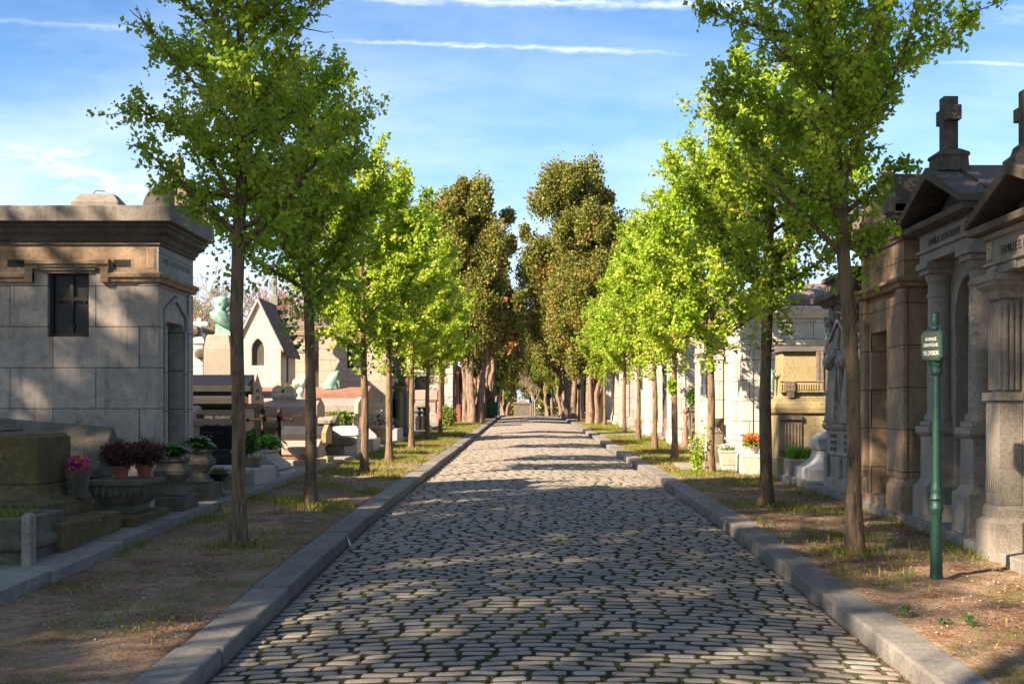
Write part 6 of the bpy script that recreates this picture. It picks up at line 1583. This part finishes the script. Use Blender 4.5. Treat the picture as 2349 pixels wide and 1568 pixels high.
# ---- leafy sucker shrub at the foot of the third right tree
X, Y = gpt(1600, 1085); z = g(Y)+VERGE
t = thing('shrub', 'straggly leafy sucker shrub at the foot of the third right tree', 'shrub', (X, Y, z))
mb = MB(); pts = []
for i in range(9):
    a = random.uniform(0, 6.28); r = random.uniform(.03, .2); h = random.uniform(.4, .95)
    q = [(X, Y, z), (X+math.cos(a)*r*.5, Y+math.sin(a)*r*.5, z+h*.5), (X+math.cos(a)*r, Y+math.sin(a)*r, z+h)]; mb.tube(q, .005, 4, cap=False)
    for s_ in np.linspace(.15, 1, 16): pts += [(X+math.cos(a)*r*s_, Y+math.sin(a)*r*s_, z+h*s_)]*3
mb.build('stems', M['barebark'], t)
P = np.array(pts) + RNG.normal(0, .045, (len(pts), 3)); foliage('leaves', t, P, .065, 'leaf', asp=.7)
# leaf tuft halfway up the fourth right stem
X, Y = gpt(1548, 1055); zc = wz(885, Y)
V, Fq = leaves_np(bush_pts((X-.08, Y-.05, zc), (.10,.10,.22), 420, shell=.2), .07, .1, .7)
o_ = np_mesh('side_shoot', V, Fq, M['leaf']); tr_ = pear_at[10]; o_.parent = tr_
o_.matrix_parent_inverse = Matrix.LocRotScale(tr_.location, tr_.rotation_euler, tr_.scale).inverted()
X, Y = gpt(1630, 1085)
# ---- bits lying about
X, Y = gpt(806, 1253, 0)
t = thing('paper_scrap', 'white scrap of paper leaning on the left kerb', 'litter', (X, Y, g(Y)))
z = g(Y)+.01; mb = MB(); mb.add([(RL+.035, Y-.02, z), (RL+.045, Y+.03, z), (RL+.012, Y+.035, z+.085), (RL+.008, Y-.01, z+.09)], [(0,1,2,3)]); o_ = mb.build('sheet', M['paper'], t); so = o_.modifiers.new('thick', 'SOLIDIFY'); so.thickness = .0015
X, Y = gpt(470, 1315)
t = thing('twig', 'thin fallen twig on the bare earth of the left verge', 'twig', (X, Y, g(Y)+VERGE))
z = g(Y)+VERGE+.01; mb = MB(); mb.tube([(X-.12, Y+.28, z+.01), (X-.06, Y+.1, z+.02), (X+.05, Y-.1, z+.012), (X+.14, Y-.18, z)], [.006,.006,.005,.003], 5); mb.build('stick', M['barebark'], t)

# ---- grass and weeds of the verges (uncountable)
def verge_pts(n, y0, y1, dens):
    Y = RNG.uniform(y0, y1, n*4); left = RNG.random(n*4) < .5
    X = np.where(left, RNG.uniform(-4.0, -2.28, n*4), RNG.uniform(2.67, 4.38, n*4))
    f = dens(X, Y); k = RNG.random(n*4) < f; X, Y = X[k][:n], Y[k][:n]
    return np.stack([X, Y, gv(Y)+VERGE-.02], 1)
def pn(X, Y, a, b, c): return np.sin(X*a+Y*b)+np.sin(X*b*1.7-Y*a*.9+c)+np.sin((X+Y)*c)
M['chipm'] = leafmat('pale_gravel_and_petals', (.62,.53,.44), (.36,.27,.2), (.20,.12,.07), trans=.02, nscale=7)
far_ = verge_pts(52000, 21, 70, lambda X, Y: np.clip(.25+.45*pn(X, Y, 2.3, 1.1, 1.9), 0.02, 1)*np.clip((Y-18)/8, 0, 1))
near_ = verge_pts(15000, 8, 22, lambda X, Y: np.clip(-.15+.30*pn(X, Y, 2.9, 1.7, 2.3), 0.0, 1)*np.clip((Y-7)/10, .25, 1))
parts_ = [far_, near_]; tufts_ = []
tree_xy = [(gpt(r[1], r[2])) for r in row]
for (X, Y) in tree_xy:
    n = 900 if Y < 20 else 700
    r = np.abs(RNG.normal(0, .26, n))+.09; a = RNG.uniform(0, 6.283, n)
    x_ = X+np.cos(a)*r*1.1; y_ = Y+np.sin(a)*r*1.3; tufts_.append(np.stack([x_, y_, gv(y_)+VERGE-.02], 1))
# edge of the tomb edging
n = 5000; Y = RNG.uniform(12, 50, n); L_ = RNG.random(n) < .5; x_ = np.where(L_, -3.97+np.abs(RNG.normal(0,.06,n)), 4.35-np.abs(RNG.normal(0,.06,n))); k = np.sin(Y*3.1)+np.sin(Y*7.3) > .2
parts_.append(np.stack([x_, Y, gv(Y)+VERGE-.02], 1)[k])
G = np.concatenate(parts_)
stuff(blades('grass', G, .085, .010, M['grass'], lean=.9), 'patchy grass and weeds growing on both earth verges', 'grass')
stuff(blades('grass', np.concatenate(tufts_)[::3], .10, .011, M['grass'], lean=.8), 'longer grass tufts ringing the feet of the pear trees', 'grass')
LP = verge_pts(60000, 8, 45, lambda X, Y: np.clip(-.05+.5*pn(X, Y, 1.9, 1.3, 3.1), .02, 1)); LP[:,2] += .012
stuff(blades('leaf_litter', LP, .026, .018, M['litter'], lie=1), 'brown dead leaf fragments scattered over the earth verges', 'leaf litter')
CP = verge_pts(14000, 8, 34, lambda X, Y: np.clip(.2+.3*pn(X, Y, 1.5, 2.3, 2.1), 0, 1)); CP[:,2] += .018
stuff(blades('petals', CP, .016, .012, M['chipm'], lie=1), 'pale fallen petals and chips sprinkled over the verges', 'fallen petals')
# a few weeds that stand alone on the right verge
for px_, py_, r, lab in ((1400*1.0+680, 1405, .10, 'low green weed rosette on the bare earth near the right kerb'), (2225, 1432-2, .12, 'grassy weed tuft on the bare earth right of the kerb'), (2165, 1428, .06, 'tiny weed between the kerb and the grassy tuft')):
    X, Y = gpt(px_, py_); t = thing('weed', lab, 'weed', (X, Y, g(Y)+VERGE)); rosette('leaves', t, (X, Y, g(Y)+VERGE), 40, r, .012, 'leafdark', up=.9, spread=.02)
# ---- far end of the road
t = thing('garden_wall', 'pale low building wall closing the view left of the far bare tree', 'wall', (wx(1196,150), 150, g(150)))
X = wx(1196, 150); z = g(150)+VERGE; mb = MB(); mb.box(X-.9, X+1.0, 150, 153, z-.3, wz(938,150)+.6); mb.build('wall', M['mossgrey'], t, bevel=.01)
mb = MB(); mb.rl(X-.9, X+1.0, 150, 153, [(.1, wz(938,150)+.601), (.1, wz(938,150)+.7), (-.6, wz(938,150)+1.0)]); mb.build('roof', M['roofstone'], t, bevel=.01)
t = thing('stone_cross', 'small pale stone cross beyond the crest of the road', 'cross', (wx(1236,140), 140, g(140)))
mb = MB(); X = wx(1236,140); cross_mb(mb, X, 140, g(140), 1.6, .25, .14, .14, along='x', armz=.8); mb.build('shaft', M['marble'], t, bevel=.01)
# masses of shrubbery closing the gaps between and behind the tombs
def hedge(label, x0, x1, y0, y1, h, n, mat='conifergreen', size=.22):
    t = thing('hedge', label, 'hedge', ((x0+x1)/2, (y0+y1)/2, g((y0+y1)/2)), 'hedges behind the tombs')
    X = RNG.uniform(x0, x1, n); Y = RNG.uniform(y0, y1, n); z = RNG.uniform(0, 1, n)**.7*h*(.75+.25*np.sin(X*2.1)*np.sin(Y*1.7))
    P = np.stack([X, Y, gv(Y)+VERGE+z], 1); foliage('leaves', t, P, size, mat)
hedge('low evergreen hedge behind the left tombs, beyond the banded mausoleum', -16, -7, 60, 63, 2.6, 9000, 'conifer', .3)
hedge('evergreen hedge far behind the left tombs near the white-walled chapel', -12, -5, 88, 92, 4.2, 9000, 'conifer', .4)
hedge('evergreen hedge behind the right chapels', 8, 20, 60, 64, 2.8, 9000, 'conifer', .35)
hedge('hedge at the far right end of the avenue', 3.5, 12, 96, 100, 4.5, 9000, 'conifergreen', .4)
hedge('dark hedge across the far end, right of the small bare tree', wx(1232,160), wx(1300,160), 158, 162, 3.2, 6000, 'conifer', .4)
hedge('dark hedge across the far end, left of the pale wall', wx(1120,160), wx(1183,160), 158, 162, 5, 6000, 'conifer', .4)
hedge('long clipped evergreen hedge running behind the grey mausoleum', -15.5, -13.5, 14, 58, 2.3, 16000, 'conifer', .35)
hedge('long clipped evergreen hedge running behind the right-hand tombs', 10.5, 12.5, 8, 58, 2.3, 16000, 'conifer', .35)

# pebbles trodden into the bare earth
n = 2600; PB = verge_pts(n, 8, 30, lambda X, Y: np.full(len(X), .6)); n = len(PB)
r = RNG.uniform(.004, .013, n)[:,None]; oc = np.array([[1,0,0],[0,1,0],[-1,0,0],[0,-1,0],[0,0,.7],[0,0,-.7]])
V = (PB[:,None,:] + np.array([0,0,.014]) + oc[None]*r[:,:,None]*RNG.uniform(.7, 1.3, (n,6,1))).reshape(-1, 3)
tri = np.array([(0,1,4),(1,2,4),(2,3,4),(3,0,4),(1,0,5),(2,1,5),(3,2,5),(0,3,5)]); Fq = (tri[None] + (np.arange(n)*6)[:,None,None]).reshape(-1, 3)
stuff(np_mesh('pebbles', V, Fq, M['chips'], smooth=True), 'small pale pebbles trodden into the bare earth of the verges', 'pebbles')
# ================================================================ light, sky, camera
SUN = Vector((-1.0, -.8, .85)).normalized()      # towards the sun
ld = bpy.data.lights.new('sun', 'SUN'); ld.energy = 5.0; ld.angle = math.radians(.6); ld.color = (1.0, .83, .62)
lo = bpy.data.objects.new('sun', ld); COL.objects.link(lo); lo.rotation_euler = SUN.to_track_quat('Z', 'Y').to_euler()
w = bpy.data.worlds.new('World'); sc.world = w; w.use_nodes = True
nt = w.node_tree; nt.nodes.clear(); N = NT(nt)
sky = N.n('ShaderNodeTexSky'); sky.sky_type = 'NISHITA'; sky.sun_disc = False
sky.sun_elevation = math.asin(SUN.z); sky.sun_rotation = math.atan2(SUN.x, SUN.y); sky.air_density = 1.0; sky.dust_density = .35; sky.ozone_density = 2.2
tc = N.n('ShaderNodeTexCoord').outputs['Generated']
sep = N.n('ShaderNodeSeparateXYZ', inp={0: tc}); dx, dy, dz = sep.outputs[:3]
ady = N.math('MAXIMUM', N.math('ABSOLUTE', dy), .05)
u = N.math('DIVIDE', dx, ady); v = N.math('DIVIDE', dz, ady)
uv = N.n('ShaderNodeCombineXYZ', inp={0: u, 1: v}).outputs[0]
mp = N.n('ShaderNodeMapping', inp={'Vector': uv, 'Scale': (2.6, 9.0, 1), 'Rotation': (0,0,.3)}).outputs[0]
wisp = N.ramp(N.noise(mp, 1.1, 6, .62), .40, .80)
mp2 = N.n('ShaderNodeMapping', inp={'Vector': uv, 'Scale': (1.0, 2.2, 1), 'Location': (3.1,1.7,0)}).outputs[0]
big = N.ramp(N.noise(mp2, 2.4, 5, .55), .40, .74)
low = N.ramp(v, .0, .30, (1,1,1,1), (.02,.02,.02,1))
brk = N.ramp(N.noise(N.n('ShaderNodeMapping', inp={'Vector': uv, 'Scale': (7, 2, 1)}).outputs[0], 2.0, 4, .6), .25, .6)
rag = N.noise(N.n('ShaderNodeMapping', inp={'Vector': uv, 'Scale': (9, 30, 1)}).outputs[0], 3.0, 6, .7)
def trail(u0, v0, u1, v1, wd, k):
    b = (v1-v0)/(u1-u0); a = v0-b*u0
    line = N.math('ADD', N.math('MULTIPLY', u, b), a)
    d = N.math('ABSOLUTE', N.math('SUBTRACT', N.math('ADD', v, N.math('MULTIPLY', N.math('SUBTRACT', rag, .5), wd*2.2)), line))
    f = N.math('SUBTRACT', 1.0, N.math('DIVIDE', d, wd), True)
    e0 = N.math('MULTIPLY', N.math('SUBTRACT', u, u0), 14, True); e1 = N.math('MULTIPLY', N.math('SUBTRACT', u1, u), 14, True)
    f = N.math('MULTIPLY', N.math('MULTIPLY', f, f), N.math('ADD', N.math('MULTIPLY', brk, .75), .25))
    return N.math('MULTIPLY', N.math('MULTIPLY', f, k), N.math('MULTIPLY', e0, e1))
def P_(px, py): return ((px-CX)/F, (HY-py)/F)
tr = [trail(*P_(700,90), *P_(1640,126), .0055, .75), trail(*P_(700,-6), *P_(1900,18), .008, .95), trail(*P_(-200,34), *P_(480,80), .006, .38),
      trail(*P_(-300,270), *P_(600,500), .035, .75), trail(*P_(2050,140), *P_(2600,158), .004, .8), trail(*P_(2150,30), *P_(2700,70), .02, .35), trail(*P_(1700,30), *P_(2500,-20), .006, .2)]
t = tr[0]
for q in tr[1:]: t = N.math('MAXIMUM', t, q)
leftside = N.ramp(u, -.42, .05, (1,1,1,1), (.15,.15,.15,1))
cf = N.math('MULTIPLY', N.math('ADD', N.math('MULTIPLY', wisp, .95), N.math('MULTIPLY', N.math('MULTIPLY', big, leftside), 1.0)), N.math('ADD', low, .25), True)
cf = N.math('MAXIMUM', cf, t)
cf = N.math('MULTIPLY', N.math('MULTIPLY', cf, N.ramp(dy, -.2, .2, (.25,.25,.25,1), (1,1,1,1))), .8, True)
skc = N.mix(1.0, sky.outputs[0], (.56,.85,1.10), 'MULTIPLY')
skc = N.mix(N.math('MULTIPLY', low, .8), skc, (4.9,6.9,10.0))
col = N.mix(cf, skc, (8.6,9.0,10.2))
dt = N.n('ShaderNodeVectorMath', operation='DOT_PRODUCT', inp={0: tc, 1: tuple(SUN)}).outputs['Value']
col = N.mix(N.math('MULTIPLY', N.ramp(dt, -.1, 1.0), .12), col, (11.0,9.2,7.6))     # bright haze round the sun, behind the viewer
bg = N.n('ShaderNodeBackground', inp={'Color': col, 'Strength': .058})
o_ = N.n('ShaderNodeOutputWorld'); N.link(bg.outputs[0], o_.inputs[0])

cd = bpy.data.cameras.new('camera'); co = bpy.data.objects.new('camera', cd); COL.objects.link(co)
co.location = (0, 0, EYE); co.rotation_euler = (math.radians(90), 0, 0)
cd.sensor_width = 36; cd.lens = F/2349*36
cd.shift_x = -(CX-1174.5)/2349; cd.shift_y = (HY-784)/2349
cd.clip_start = .05; cd.clip_end = 3000
sc.camera = co
sc.view_settings.view_transform = 'Standard'; sc.view_settings.look = 'None'; sc.view_settings.gamma = 1; sc.view_settings.exposure = 1.66
sc.view_settings.use_curve_mapping = False
sc.cycles.max_bounces = 6; sc.cycles.transparent_max_bounces = 8
